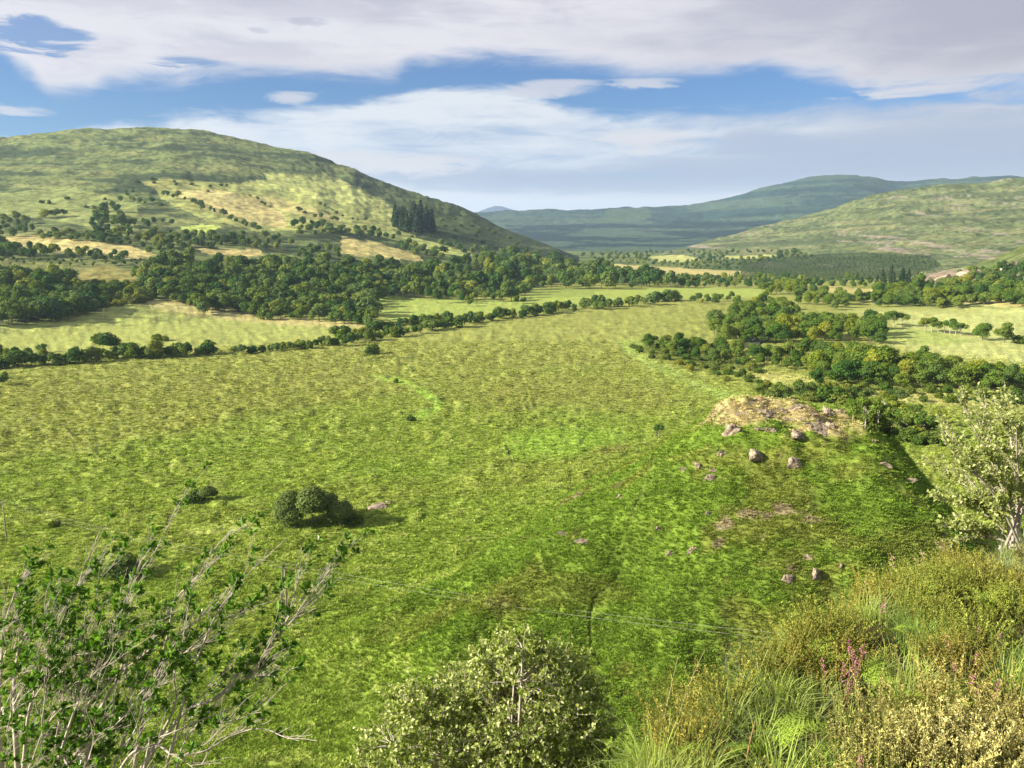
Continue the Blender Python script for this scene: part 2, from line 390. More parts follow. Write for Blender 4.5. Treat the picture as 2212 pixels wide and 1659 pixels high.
M_BARK = solid_material('bark', (.10, .08, .06), (.20, .17, .14), 5, .9, .6, .05, (1, 1, .25))
M_PALEBARK = solid_material('pale bark', (.30, .26, .215), (.48, .43, .37), 22, .8, .5, .004, (1, 1, .3))
M_BOUGH = solid_material('brown bough bark', (.09, .06, .045), (.20, .16, .13), 25, .9, .6, .006, (1, 1, .3))
M_ROCK = solid_material('lichened rock', (.15, .12, .085), (.42, .34, .25), 1.3, .95, 1., .5, (1, 1, 1.8))
M_WOOD = solid_material('weathered pole timber', (.20, .16, .12), (.30, .26, .20), 4, .8, .3, .02, (1, 1, .1))
M_WIRE = solid_material('aluminium wire', (.3, .3, .28), (.36, .36, .33), 4, .45, 0, .01)
M_TUFT = foliage_material('meadow sedge', None, None, .25, 'inst')
M_NEAR = foliage_material('near grass', None, None, .35, 'inst', .12)
M_HEATH = foliage_material('heather sprigs', None, None, .2, 'inst', 0)
M_FERN = foliage_material('bracken', (.25, .36, .055), (.33, .40, .075), .4)
M_PINK = solid_material('heather bloom', (.38, .10, .20), (.52, .20, .34), 40, .8, 0)
M_STALK = solid_material('dead stalk', (.36, .27, .15), (.50, .40, .24), 30, .8, .2, .002)
M_RUST = solid_material('rusty stem', (.22, .12, .06), (.34, .20, .11), 30, .7, .2, .002)

# ------------------------------------------------------------------ ground sheet (polar grid, finest where the photo looks)
POLY = []        # (colour, strength, polygon in photo pixels, layers it may colour)
STRAW, PALE, LIME, OLIVE = (.42, .37, .15), (.36, .38, .125), (.19, .25, .05), (.20, .185, .055)
def P_(c, s, *pts): POLY.append((c, s, pts))
P_((.29, .32, .10), .9, (330, 400), (420, 392), (520, 396), (580, 388), (700, 372), (830, 432), (905, 520), (800, 505), (700, 498), (560, 500), (430, 470), (350, 432))
P_((.22, .26, .085), .7, (0, 420), (140, 400), (300, 440), (290, 500), (190, 490), (80, 470), (0, 470))
P_((.36, .40, .125), 1., (520, 397), (547, 390), (580, 392), (567, 374), (667, 377), (737, 397), (827, 434), (804, 446), (737, 440), (640, 425))
P_(STRAW, .9, (377, 410), (467, 410), (520, 420), (567, 434), (620, 470), (617, 494), (567, 487), (500, 467), (433, 447), (393, 427))
P_((.40, .37, .14), .95, (533, 422), (600, 427), (737, 472), (737, 480), (640, 464), (570, 441))
P_((.27, .28, .09), .9, (300, 395), (360, 385), (430, 392), (420, 405), (330, 404))
P_((.32, .40, .10), 1., (390, 492), (433, 484), (477, 490), (440, 507), (400, 500))
P_(STRAW, .9, (0, 515), (40, 506), (200, 522), (277, 529), (337, 549), (300, 559), (167, 545), (83, 542), (0, 534))
P_(OLIVE, .9, (137, 588), (233, 575), (300, 585), (297, 618), (187, 615), (160, 598))
P_((.15, .17, .05), .9, (0, 567), (167, 564), (173, 574), (127, 585), (0, 586))
P_(STRAW, .85, (427, 535), (560, 538), (567, 551), (520, 556), (433, 546))
P_((.15, .19, .055), .8, (207, 492), (285, 498), (280, 508), (210, 506))
P_((.38, .34, .13), .95, (737, 511), (804, 521), (897, 548), (917, 565), (837, 558), (737, 551))
P_((.32, .37, .11), .95, (804, 504), (910, 517), (1017, 544), (1020, 557), (967, 551), (887, 528))
P_(OLIVE, .9, (940, 577), (1070, 601), (1066, 612), (940, 588))
P_(STRAW, .85, (1290, 567), (1370, 573), (1474, 579), (1630, 588), (1620, 595), (1474, 595), (1370, 595), (1310, 584))
P_(PALE, .9, (1400, 554), (1474, 550), (1516, 560), (1474, 567), (1420, 565))
P_(PALE, .8, (1562, 553), (1690, 550), (1660, 557), (1570, 559))
P_((.27, .31, .085), .9, (0, 706), (250, 656), (400, 666), (560, 691), (737, 698), (815, 709), (780, 724), (500, 748), (330, 753), (0, 774))
P_((.40, .36, .15), .8, (300, 640), (420, 652), (590, 684), (737, 694), (818, 709), (640, 704), (480, 690), (330, 668))
P_((.26, .33, .075), .95, (780, 655), (830, 640), (1100, 650), (1150, 632), (1474, 622), (1660, 622), (1660, 642), (1474, 644), (1300, 657), (1000, 692), (900, 702), (830, 690))
P_((.19, .25, .055), .7, (1150, 620), (1290, 622), (1280, 640), (1160, 645))
P_((.36, .40, .14), .95, (1780, 672), (1838, 657), (2040, 657), (2140, 650), (2230, 652), (2230, 802), (2100, 792), (1930, 762), (1815, 772), (1811, 742), (1911, 739), (1911, 702))
P_((.25, .33, .08), .7, (1911, 705), (2010, 712), (2100, 735), (2060, 745), (1911, 740))
P_(STRAW, .7, (2035, 655), (2140, 645), (2230, 652), (2230, 664))
P_((.40, .40, .14), .95, (1600, 806), (1700, 800), (1780, 822), (1740, 834), (1640, 832))
P_((.36, .36, .13), .85, (1830, 846), (1950, 838), (2100, 850), (2230, 862), (2230, 890), (2050, 885), (1900, 872))
P_(STRAW, .8, (1781, 617), (1910, 626), (1900, 637), (1790, 630))
P_((.21, .205, .058), .35, (-50, 830), (300, 800), (700, 772), (860, 790), (800, 870), (550, 905), (300, 965), (-50, 1010))
P_((.20, .20, .055), .35, (980, 860), (1100, 812), (1330, 800), (1480, 830), (1450, 905), (1200, 895), (1050, 905))
P_((.17, .165, .04), .35, (1020, 1265), (1150, 1215), (1330, 1235), (1420, 1300), (1250, 1330), (1100, 1320))
P_((.15, .13, .045), .5, (1250, 965), (1350, 950), (1380, 975), (1300, 990))
P_((.27, .40, .07), 1., (780, 800), (860, 812), (935, 845), (972, 880), (930, 905), (880, 915), (860, 905), (930, 878), (880, 840), (800, 818))
P_((.20, .32, .045), .6, (1090, 925), (1250, 912), (1400, 935), (1360, 960), (1200, 1010), (1080, 1000))
P_((.27, .36, .09), .8, (1300, 730), (1420, 715), (1400, 760), (1480, 800), (1640, 860), (1560, 880), (1380, 800))
P_((.30, .37, .09), .8, (380, 1135), (560, 1120), (640, 1140), (520, 1160), (400, 1165))
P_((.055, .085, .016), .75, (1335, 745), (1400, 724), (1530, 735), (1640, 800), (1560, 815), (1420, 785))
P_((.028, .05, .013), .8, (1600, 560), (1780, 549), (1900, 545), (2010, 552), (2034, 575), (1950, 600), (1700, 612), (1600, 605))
P_((.25, .20, .15), .85, (1975, 608), (2010, 590), (2061, 583), (2120, 580), (2140, 588), (2080, 598), (2030, 606))
LINES = [  # trodden tracks, ditches: (photo polyline, half width in px, depth in m, darkening)
    ([(1412, 985), (1400, 1045), (1372, 1090), (1358, 1140), (1350, 1200), (1330, 1248), (1285, 1290), (1272, 1340), (1275, 1390), (1295, 1435)], 4, .5, .75),
    ([(1345, 1240), (1320, 1290), (1275, 1335)], 3, .3, .55), ([(1210, 1110), (1190, 1160), (1160, 1165), (1170, 1220), (1185, 1260)], 3, .3, .6),
    ([(1185, 1260), (1210, 1300), (1200, 1340)], 3, .3, .5), ([(1090, 955), (1108, 1003)], 2.2, .3, .7), ([(865, 790), (920, 770), (960, 742), (966, 733)], 1.6, .3, .6),
    ([(1278, 775), (1290, 745), (1312, 738)], 1.6, .3, .6), ([(310, 1025), (330, 1020), (375, 1000)], 4, .4, .5), ([(120, 985), (190, 965), (280, 930)], 3, .3, .45),
    ([(560, 905), (640, 880), (720, 870)], 2.5, .3, .5), ([(780, 830), (850, 812)], 2, .3, .6), ([(790, 858), (850, 850)], 2, .3, .5),
    ([(1090, 790), (1200, 786), (1330, 790)], 1.6, .25, .5), ([(1000, 812), (1120, 808)], 1.6, .2, .45), ([(1140, 880), (1230, 868)], 2, .2, .4), ([(1040, 895), (1150, 884)], 2, .2, .4),
    ([(380, 1000), (360, 1030), (388, 1078)], 1.8, .0, -.55), ([(1510, 695), (1535, 700), (1540, 688)], 1.2, .2, .5)]
def build_ground():
    azs = np.concatenate([np.arange(-180, -56, 4.), np.arange(-56, -41, .9), np.arange(-41, 41.001, .098), np.arange(42, 56, .9), np.arange(56, 180, 4.)])
    rs = [.35]
    while rs[-1] < 20000:
        r = rs[-1]
        d = .045*r if r < 55 else (max(.20, r*r*3.1e-5) if r < 640 else (.0085*r if r < 6500 else .03*r))
        if r >= 55 and r < 640: d = min(d, .03*r)
        rs.append(r+d)
    rs = np.array(rs); na, nr = len(azs), len(rs)
    A, Rr = np.meshgrid(np.radians(azs), rs); x = Rr*np.sin(A); y = Rr*np.cos(A)
    z, lay, dsh = hbase(x, y, True)
    az = np.degrees(A); px, py, dep = project(x, y, z)
    mead = (lay == 0)
    slope = np.hypot(*np.gradient(z))  # only used loosely
    # tussocks, real relief
    fine = sstep(Rr, 45, 70)*(1-sstep(Rr, 500, 900))*sstep(dsh, 2, 12)
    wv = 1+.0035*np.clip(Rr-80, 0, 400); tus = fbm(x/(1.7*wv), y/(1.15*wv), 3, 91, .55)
    clump = sstep(fbm(x/20, y/20, 3, 95), -.25, .35)
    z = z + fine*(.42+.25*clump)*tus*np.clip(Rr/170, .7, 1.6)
    ht = (lay >= 1)*(1-sstep(Rr, 2500, 5000)); z = z + ht*(fbm(x/14, y/14, 3, 97)*1.5)
    # colour
    col = np.zeros(x.shape+(3,))
    def over(c, w): col[:] = col + (np.asarray(c)-col)*w[..., None]
    n1 = fbm(x/45, y/38, 4, 101); n2 = fbm(x/9, y/7, 4, 107, .6); n3 = fbm(x/130, y/110, 3, 111)
    col[:] = (.165, .225, .034)
    over((.215, .22, .055), sstep(n1, -.05, .45)*.3)
    over((.14, .225, .028), sstep(fbm(x/30, y/24, 4, 121), .05, .5)*.4)
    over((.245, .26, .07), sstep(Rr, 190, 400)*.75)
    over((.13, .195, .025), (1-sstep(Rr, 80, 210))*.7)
    over((.30, .35, .09), fine*sstep(tus, .12, .5)*.45); over((.075, .11, .014), fine*sstep(-tus, .10, .5)*.35)  # highlights painted pale on tussock tops, shade painted dark in their hollows
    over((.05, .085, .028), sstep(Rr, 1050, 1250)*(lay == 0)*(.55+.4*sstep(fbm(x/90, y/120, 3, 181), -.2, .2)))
    # hills
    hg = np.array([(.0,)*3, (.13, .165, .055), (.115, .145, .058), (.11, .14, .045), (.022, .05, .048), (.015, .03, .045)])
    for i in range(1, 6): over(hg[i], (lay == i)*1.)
    zz = np.maximum(z, 0)
    h1 = fbm(x/170, zz/22+y/400, 4, 131, .6); h2 = fbm(x/60, zz/9+y/160, 4, 141, .6)
    over((.032, .052, .022), (lay == 1)*sstep(h1+.8*h2, .05, .32)*.9)
    over((.20, .205, .075), (lay == 1)*sstep(-h1+.5*h2, .12, .5)*.6); h3 = fbm(x/26, zz/5+y/70, 4, 145, .65); over((.035, .058, .022), (lay == 1)*sstep(h3, .18, .28)*.6); over((.045, .068, .03), (lay == 2)*sstep(h3, .10, .20)*.75); h4 = fbm(x/9, y/22, 3, 147, .7); over((.028, .045, .018), ((lay == 1) | (lay == 2))*sstep(h4+.5*h3, .42, .50)*.7)
    over((.05, .075, .022), (lay == 1)*sstep(px, 770, 860)*sstep(py, 380, 460)*(1-sstep(py, 515-.0*px, 540))*.8*(py < 470+(px-800)*.27))
    over((.06, .08, .036), (lay == 2)*sstep(h2+.6*h1, .08, .4)*.8); over((.19, .185, .09), (lay == 2)*sstep(-h2, .12, .4)*.5)
    over((.24, .205, .165), (lay == 2)*sstep(fbm(x/45, zz/16, 4, 151, .65)+.35*h3, .36, .48)*.7)
    f1 = fbm(x/420, zz/28+y/900, 5, 161, .68)
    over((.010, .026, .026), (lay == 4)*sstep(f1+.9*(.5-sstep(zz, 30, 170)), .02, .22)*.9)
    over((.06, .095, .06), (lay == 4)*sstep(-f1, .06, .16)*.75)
    over((.07, .10, .05), (lay == 4)*(in_poly(px, py, [(1310, 452), (1398, 447), (1410, 470), (1300, 482)]))*.6)
    over((.06, .09, .022), (lay == 3)*sstep(fbm(x/30, y/30, 4, 171), -.05, .3)*.8); over((.24, .20, .15), (lay == 3)*sstep(fbm(x/26, zz/8, 4, 175, .6), .30, .44)*.8)
    # knoll: greener steep grass, straw and rock at the crest
    kz = knoll(x, y); kk = (lay == 0)*sstep(kz, 3, 8)
    over((.10, .165, .020), kk*.85); over((.15, .15, .035), kk*sstep(n2+n1*.5, .05, .40)*.5)
    over((.34, .28, .14), (lay == 0)*sstep(kz+3.5*n2+1.5*fbm(x/2., y/2., 2, 113), 27.8, 29.8)*.8); over((.24, .19, .13), kk*sstep(n2+.4*fbm(x/2.5, y/2.5, 3, 109), .60, .70)*sstep(kz, 8, 16)*.7)
    # field patches, warped a little at the edges
    wx = px + 5*vn(x/14, y/14, 201); wy = py + 2.0*vn(x/14+9, y/14, 205)
    vis = (Rr > 60)
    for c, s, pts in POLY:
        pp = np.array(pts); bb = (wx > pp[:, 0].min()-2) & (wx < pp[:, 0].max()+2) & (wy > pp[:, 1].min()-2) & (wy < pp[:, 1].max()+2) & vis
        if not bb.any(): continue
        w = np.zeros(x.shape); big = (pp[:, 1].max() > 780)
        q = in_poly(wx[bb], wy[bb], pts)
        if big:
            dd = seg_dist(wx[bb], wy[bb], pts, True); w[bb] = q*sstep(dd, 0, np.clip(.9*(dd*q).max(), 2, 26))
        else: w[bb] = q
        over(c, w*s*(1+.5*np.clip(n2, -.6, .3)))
    LM = np.zeros(x.shape)
    for pts, hw, dpt, dk in LINES:
        pp = np.array(pts); bb = (px > pp[:, 0].min()-12) & (px < pp[:, 0].max()+12) & (py > pp[:, 1].min()-12) & (py < pp[:, 1].max()+12) & vis
        d = seg_dist(px[bb]+3*vn(x[bb]/3, y[bb]/3, 211), py[bb]+1.5*vn(x[bb]/3, y[bb]/3, 215), pts); w = np.zeros(x.shape); w[bb] = 1-sstep(d, hw*.4, hw*1.2)
        LM = np.maximum(LM, w); w = w*(.45+.9*sstep(fbm(x/3, y/3, 3, 219), -.3, .25)); z = z - dpt*.55*w; over((.07, .085, .02) if dk > 0 else (.24, .23, .09), np.clip(w*abs(dk)*.8, 0, 1))
    # earth under the heather
    sh = (1-sstep(dsh, .2, 3))*(Rr < 90); over((.055, .045, .018), sh)
    over((.06, .085, .02), (dsh > 1)*(dsh < 60)*(Rr < 70)*.8)
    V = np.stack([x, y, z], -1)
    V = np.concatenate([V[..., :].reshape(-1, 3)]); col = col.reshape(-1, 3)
    i = np.arange(nr-1)[:, None]*na; j = np.arange(na)[None]; j2 = (j+1) % na
    Q = np.stack([i+j, i+j2, i+na+j2, i+na+j], -1).reshape(-1, 4)[:, ::-1]
    fl = lay[:-1].reshape(-1)
    names = ['ground', 'hill_left', 'hill_right', 'hill_right_slope', 'hill_far', 'mountain_far']
    labs = ['green boggy meadow on the valley floor with sedge tussocks and tracks', 'broad grassy hill with fields on its lower slopes, on the left', 'rocky pale green hill on the right behind the plantation',
            'near rocky hillside with scrub at the right edge', 'long blue-green hill far across the valley', 'tiny blue mountain on the horizon beyond the valley']
    for k in range(6):
        sel = fl == k
        if not sel.any(): continue
        q = Q[sel]; u, inv = np.unique(q, return_inverse=True)
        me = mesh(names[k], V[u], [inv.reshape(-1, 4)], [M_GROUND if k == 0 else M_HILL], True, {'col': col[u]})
        o = put(names[k], me, kind='structure', label=labs[k], cat='ground' if k == 0 else 'hill')
    return V[:, 2].reshape(nr, na), azs, rs, col.reshape(nr, na, 3), LM
GZ, GA, GR, GC, GL = build_ground()
def gsample(x, y):
    """height and colour of the built ground"""
    a = np.degrees(np.arctan2(x, y)); r = np.hypot(x, y)
    i = np.clip(np.searchsorted(GR, r)-1, 0, len(GR)-2); j = np.clip(np.searchsorted(GA, a)-1, 0, len(GA)-2)
    fi = np.clip((r-GR[i])/(GR[i+1]-GR[i]), 0, 1); fj = np.clip((a-GA[j])/(GA[j+1]-GA[j]), 0, 1)
    z = (GZ[i, j]*(1-fj)+GZ[i, j+1]*fj)*(1-fi)+(GZ[i+1, j]*(1-fj)+GZ[i+1, j+1]*fj)*fi
    return z, GC[i, j]

# ------------------------------------------------------------------ scatter (only for what nobody could count)
def collection_of(protos, name):
    c = bpy.data.collections.new(name)
    for i, me in enumerate(protos):
        o = bpy.data.objects.new('%s_%02d' % (name, i), me); c.objects.link(o)
    return c
def scatter(name, P, rot, scl, idx, protos, label, cat, col=None, kind='stuff', loc=None):
    n = len(P); me = bpy.data.meshes.new(name); me.vertices.add(n); me.vertices.foreach_set('co', np.asarray(P, np.float32).ravel())
    for k, typ, v, f in (('rot', 'FLOAT_VECTOR', rot, 'vector'), ('scl', 'FLOAT_VECTOR', scl, 'vector'), ('idx', 'INT', idx, 'value'), ('col', 'FLOAT_COLOR', None if col is None else np.concatenate([col, np.ones((n, 1))], 1), 'color')):
        if v is None: continue
        a = me.attributes.new(k, typ, 'POINT'); a.data.foreach_set(f, np.asarray(v, np.int32 if typ == 'INT' else np.float32).ravel())
    o = put(name, me, label=label, cat=cat, kind=kind)
    ng = bpy.data.node_groups.new(name, 'GeometryNodeTree')
    ng.interface.new_socket('Geometry', in_out='INPUT', socket_type='NodeSocketGeometry'); ng.interface.new_socket('Geometry', in_out='OUTPUT', socket_type='NodeSocketGeometry')
    N = ng.nodes; L = ng.links
    gi = N.new('NodeGroupInput'); go = N.new('NodeGroupOutput'); ip = N.new('GeometryNodeInstanceOnPoints'); ci = N.new('GeometryNodeCollectionInfo')
    ci.inputs['Collection'].default_value = collection_of(protos, name+'_kit'); ci.inputs['Separate Children'].default_value = True; ci.inputs['Reset Children'].default_value = True
    def na(t, nm):
        q = N.new('GeometryNodeInputNamedAttribute'); q.data_type = t; q.inputs['Name'].default_value = nm; return q.outputs['Attribute']
    e = N.new('FunctionNodeEulerToRotation'); L.new(na('FLOAT_VECTOR', 'rot'), e.inputs[0])
    ip.inputs['Pick Instance'].default_value = True
    L.new(gi.outputs[0], ip.inputs['Points']); L.new(ci.outputs[0], ip.inputs['Instance']); L.new(e.outputs[0], ip.inputs['Rotation'])
    L.new(na('FLOAT_VECTOR', 'scl'), ip.inputs['Scale']); L.new(na('INT', 'idx'), ip.inputs['Instance Index']); L.new(ip.outputs[0], go.inputs[0])
    md = o.modifiers.new('scatter', 'NODES'); md.node_group = ng
    return o

# ------------------------------------------------------------------ tree kits (height 1, base at origin)
def crown_mesh(seed, n, lobes, spread, zlo, zhi, lobe_r, leaf, mat, squash=.85, inner=.72, droop=0.):
    g = np.random.default_rng(seed)
    c = []; r = []
    for i in range(lobes):
        t = (i+.5)/lobes; zz = zlo+(zhi-zlo)*g.uniform(0, 1)**.8; k = math.sqrt(max(0, 1-((zz-zlo)/(zhi-zlo)*1.05-.25)**2*1.2))
        a = i*2.4+g.uniform(-.5, .5); q = spread*k*math.sqrt(g.uniform(.05, 1))
        c.append((q*math.cos(a), q*math.sin(a), zz)); r.append(lobe_r*g.uniform(.5, 1.35))
    c = np.array(c); r = np.array(r)
    w = r*r; li = g.choice(lobes, n*2, p=w/w.sum()); d = rand_dir(n*2, g); d[:, 2] = np.abs(d[:, 2])*np.where(g.random(n*2) < .72, 1, -1)
    rad = r[li]*np.where(g.random(n*2) < .82, 1+.13*g.normal(size=n*2)+.25*(g.random(n*2) < .06), g.uniform(inner*.6, .9, n*2))
    P = c[li]+d*rad[:, None]*np.array([1, 1, squash])
    dd = np.linalg.norm((P[:, None]-c[None])/np.array([1, 1, squash]), axis=2)/r[None]; dd[np.arange(len(P)), li] = 9
    keep = np.where((dd.min(1) > .78) & (P[:, 2] > zlo-lobe_r*.9))[0][:n]
    P = P[keep]; d = d[keep]; li = li[keep]; m = len(P)
    N = unit(d*1.1+np.array([0, 0, .30])+g.normal(size=(m, 3))*.5)
    P[:, 2] -= droop*np.hypot(P[:, 0], P[:, 1])
    V, F = cards(P, N, leaf*g.uniform(.65, 1.35, m), 1.25, g)
    tint = np.clip(.5+.30*(g.random(lobes)[li]-.5)+.5*(g.random(m)-.5), 0, 1)
    return V, F, np.repeat(tint, 4), c
def trunk_polys(seed, centres, rad, h0=.3, lean=0.):
    g = np.random.default_rng(seed+500); out = []
    top = np.array([lean*.5, 0, h0]); k = np.linspace(0, 1, 5)[:, None]
    st = np.array([0, 0, -.06])*(1-k)+top*k+np.sin(k*3)*g.normal(size=3)*.012
    out.append((st, rad*np.linspace(1.25, .75, 5)))
    for c in centres[:7]:
        k = np.linspace(0, 1, 5)[:, None]; mid = (top+c)/2+np.array([0, 0, .04])
        p = top*(1-k)**2+mid*2*k*(1-k)+c*k*k; out.append((p, rad*np.linspace(.6, .12, 5)))
    return out
KIT = {}
def kit(kind, i, n, lobes, spread, zlo, zhi, lr, leaf, mat, rad=.022, h0=.3, bark=None, **kw):
    V, F, tint, c = crown_mesh(1000*len(kind)+37*i+ord(kind[0]), n, lobes, spread, zlo, zhi, lr, leaf, mat, **kw)
    V[:, 2] *= 1/max(V[:, 2].max(), .5)
    cm = mesh('crown', V, [F], [mat], False, {'tint': tint})
    tv, tf = tubes(trunk_polys(i, c, rad, h0), 6)
    tm = mesh('trunk', tv, [tf], [bark or M_BARK], True)
    both = mesh(kind, np.concatenate([V, tv]), [F, tf+len(V)], [mat, bark or M_BARK], False, {'tint': np.concatenate([tint, np.full(len(tv), .5)])}, (0, 1))
    KIT.setdefault(kind, []).append((cm, tm, both))
for i in range(6): kit('broadleaf', i, 950, 8+i % 4*3, (.30, .22, .36, .27, .33, .18)[i], .34, .82, (.20, .17, .21, .22, .18, .16)[i], .085, M_LEAF)
for i in range(5): kit('hedge', i, 800, 8, .36, .22, .76, .24, .10, M_LEAF, h0=.2)
for i in range(6): kit('river', i, 2600, 13+i % 3*4, (.36, .28, .42, .33, .38, .25)[i], .28, .84, (.17, .16, .18, .20, .15, .17)[i], .052, M_LEAFR, rad=.02)
for i in range(3): kit('willow', i, 7000, 9, .27, .26, .72, .25, .040, M_WILLOW, rad=.018)
for i in range(3): kit('open', i, 1500, 11, .42, .55, .88, .14, .05, M_LEAFR, rad=.02, h0=.4, bark=M_PALEBARK)
for i in range(4): kit('scrub', i, 900, 10, .55, .12, .62, .30, .12, M_BUSHY, h0=.12)
def conifer(i):
    g = np.random.default_rng(i+77); P = []; N = []
    for k in range(26):
        zz = .10+.88*k/26; rr = .20*(1-zz)**.85+.012; m = int(10+44*(1-zz))
        a = g.uniform(0, 6.283, m); q = rr*g.uniform(.35, 1.1, m)
        P.append(np.stack([q*np.cos(a), q*np.sin(a), zz-.35*q+g.normal(size=m)*.008], 1)); N.append(np.stack([np.cos(a)*.6, np.sin(a)*.6, np.ones(m)], 1)+g.normal(size=(m, 3))*.35)
    P = np.concatenate(P); N = np.concatenate(N); V, F = cards(P, N, .055*g.uniform(.7, 1.3, len(P)), 1.6, g)
    tint = np.repeat(g.random(len(P)), 4); cm = mesh('crown', V, [F], [M_CONIF], False, {'tint': tint})
    tv, tf = tubes([(np.array([[0, 0, -.05], [0, 0, .5], [0, 0, .97]]), np.array([.016, .01, .003]))], 6); tm = mesh('trunk', tv, [tf], [M_BARK], True)
    both = mesh('conifer', np.concatenate([V, tv]), [F, tf+len(V)], [M_CONIF, M_BARK], False, {'tint': np.concatenate([tint, np.full(len(tv), .5)])}, (0, 1))
    KIT.setdefault('conifer', []).append((cm, tm, both))
for i in range(4): conifer(i)

# ------------------------------------------------------------------ where the trees stand (photo pixels of their feet, height in photo pixels)
TREES = []   # zone, px, py, hpx, kind
def tr(zone, kind, px, py, h): TREES.append((zone, px, py, h, kind))
def along(zone, kind, pts, step, h, jit=(3, 2), hv=.25):
    pts = np.array(pts, float); seg = np.hypot(*(pts[1:]-pts[:-1]).T); tot = np.concatenate([[0], np.cumsum(seg)]); s = rng.uniform(0, step*.5)
    while s < tot[-1]:
        x = np.interp(s, tot, pts[:, 0])+rng.normal()*jit[0]; y = np.interp(s, tot, pts[:, 1])+rng.normal()*jit[1]
        tr(zone, kind, x, y, h*rng.uniform(1-hv, 1+hv)); s += step*rng.uniform(.65, 1.35)
def fill(zone, kind, poly, dx, dy, h, hv=.25, avoid=()):
    pp = np.array(poly, float); x0, y0 = pp.min(0); x1, y1 = pp.max(0); got = []
    n = int((x1-x0)*(y1-y0)/(dx*dy)*7)+20
    X = rng.uniform(x0, x1, n); Y = rng.uniform(y0, y1, n); ok = in_poly(X, Y, poly)
    for x, y in zip(X[ok], Y[ok]):
        if any(in_poly(np.array([x]), np.array([y]), a)[0] for a in avoid): continue
        if got:
            g = np.array(got)
            if (((g[:, 0]-x)/dx)**2+((g[:, 1]-y)/dy)**2).min() < 1: continue
        got.append((x, y)); tr(zone, kind, x, y, h*rng.uniform(1-hv, 1+hv))
# hedgerow along the far edge of the meadow
HEDGE = [(250, 776), (330, 772), (465, 766)]
along('hedge_left', 'hedge', [(-15, 796), (60, 790), (180, 782), (235, 778)], 17, 27); along('hedge_left', 'hedge', [(0, 768), (60, 768), (90, 765)], 22, 20)
along('hedge_mid', 'hedge', HEDGE, 14, 26); along('hedge_mid', 'hedge', [(505, 763), (620, 757), (690, 750)], 14, 17)
along('hedge_main', 'hedge', [(690, 748), (760, 742), (830, 731), (900, 719), (1000, 703), (1090, 688), (1180, 676)], 14, 26)
along('hedge_main', 'hedge', [(720, 735), (800, 722), (880, 707), (980, 692)], 17, 27)
along('hedge_end', 'hedge', [(1180, 676), (1300, 665), (1400, 658), (1462, 650)], 13, 22)
for p in [(797, 766, 20), (808, 764, 24), (572, 690, 26), (582, 692, 14), (5, 832, 20), (12, 818, 14)]: tr('lone_%d_%d' % p[:2], 'hedge', *p)
for p in [(215, 742, 22), (235, 745, 26), (250, 744, 14), (340, 736, 12), (358, 737, 13), (275, 757, 16), (290, 754, 12), (198, 760, 10), (165, 756, 9)]: tr('scrub_left', 'scrub', *p)
# woods at the foot of the left hill
W1 = [(-20, 612), (60, 608), (150, 620), (205, 648), (215, 672), (150, 690), (60, 700), (-20, 706)]
W2 = [(300, 612), (333, 584), (433, 576), (567, 584), (737, 586), (887, 582), (940, 592), (1066, 614), (1085, 604), (1040, 586), (965, 576), (1100, 570), (1200, 576), (1300, 590), (1337, 600), (1480, 612), (1480, 624),
      (1270, 626), (1154, 624), (1147, 636), (1104, 652), (987, 652), (944, 648), (837, 645), (797, 652), (812, 690), (800, 712), (737, 700), (587, 688), (500, 675), (433, 674), (367, 652), (330, 638)]
def wood(zone, poly, dx, dy, h): fill(zone, 'broadleaf', poly, dx, dy, h, .38)
wood('wood_left', W1, 15, 5.5, 36); wood('wood_main', W2, 15, 5, 33)
fill('wood_slope', 'scrub', [(195, 612), (300, 616), (340, 640), (300, 655), (215, 668)], 15, 6, 14)
for p in [(277, 645, 20), (300, 648, 26), (318, 647, 18), (440, 680, 30)]: tr('wood_edge', 'broadleaf', *p)
for p in [(1000, 655, 26), (1012, 661, 22), (944, 655, 34), (1117, 656, 18), (1130, 655, 14)]: tr('wood_edge', 'broadleaf', *p)
# hedges and copses among the hill fields
for poly, dx, dy, h in [([(-5, 478), (30, 470), (75, 492), (70, 512), (-5, 512)], 15, 5, 20), ([(187, 515), (200, 478), (212, 458), (255, 452), (283, 490), (285, 520), (240, 528)], 14, 6, 22),
        ([(85, 505), (180, 512), (285, 522), (287, 534), (180, 524), (85, 518)], 12, 5, 20), ([(290, 486), (333, 482), (338, 502), (292, 505)], 14, 6, 20), ([(290, 520), (400, 512), (527, 522), (530, 534), (420, 540), (350, 556), (330, 556)], 14, 6, 24),
        ([(350, 505), (430, 512), (500, 515), (527, 510), (527, 524), (400, 522)], 13, 5, 20), ([(617, 492), (680, 488), (740, 502), (740, 512), (640, 510)], 14, 5, 24), ([(535, 520), (600, 512), (640, 535), (560, 546), (535, 535)], 17, 6, 20),
        ([(640, 540), (720, 545), (760, 566), (640, 566)], 16, 6, 22), ([(-5, 535), (40, 532), (85, 548), (80, 560), (-5, 562)], 15, 5, 26), ([(147, 552), (200, 545), (270, 556), (268, 566), (150, 562)], 14, 5, 24), ([(-5, 560), (210, 566), (330, 562), (330, 574), (210, 576), (-5, 572)], 15, 4, 10),
        ([(737, 495), (790, 498), (866, 512), (864, 522), (800, 516), (737, 508)], 13, 5, 20), ([(850, 535), (880, 530), (964, 550), (960, 562), (900, 556)], 14, 5, 22), ([(950, 530), (1090, 548), (1095, 558), (1000, 556)], 13, 5, 20), ([(1097, 545), (1160, 552), (1180, 566), (1100, 562)], 14, 5, 20),
        ([(1180, 556), (1240, 570), (1300, 588), (1200, 576)], 14, 5, 14)]:
    fill('hill_copse', 'broadleaf', poly, dx*1.2, dy*1.25, h*.8)
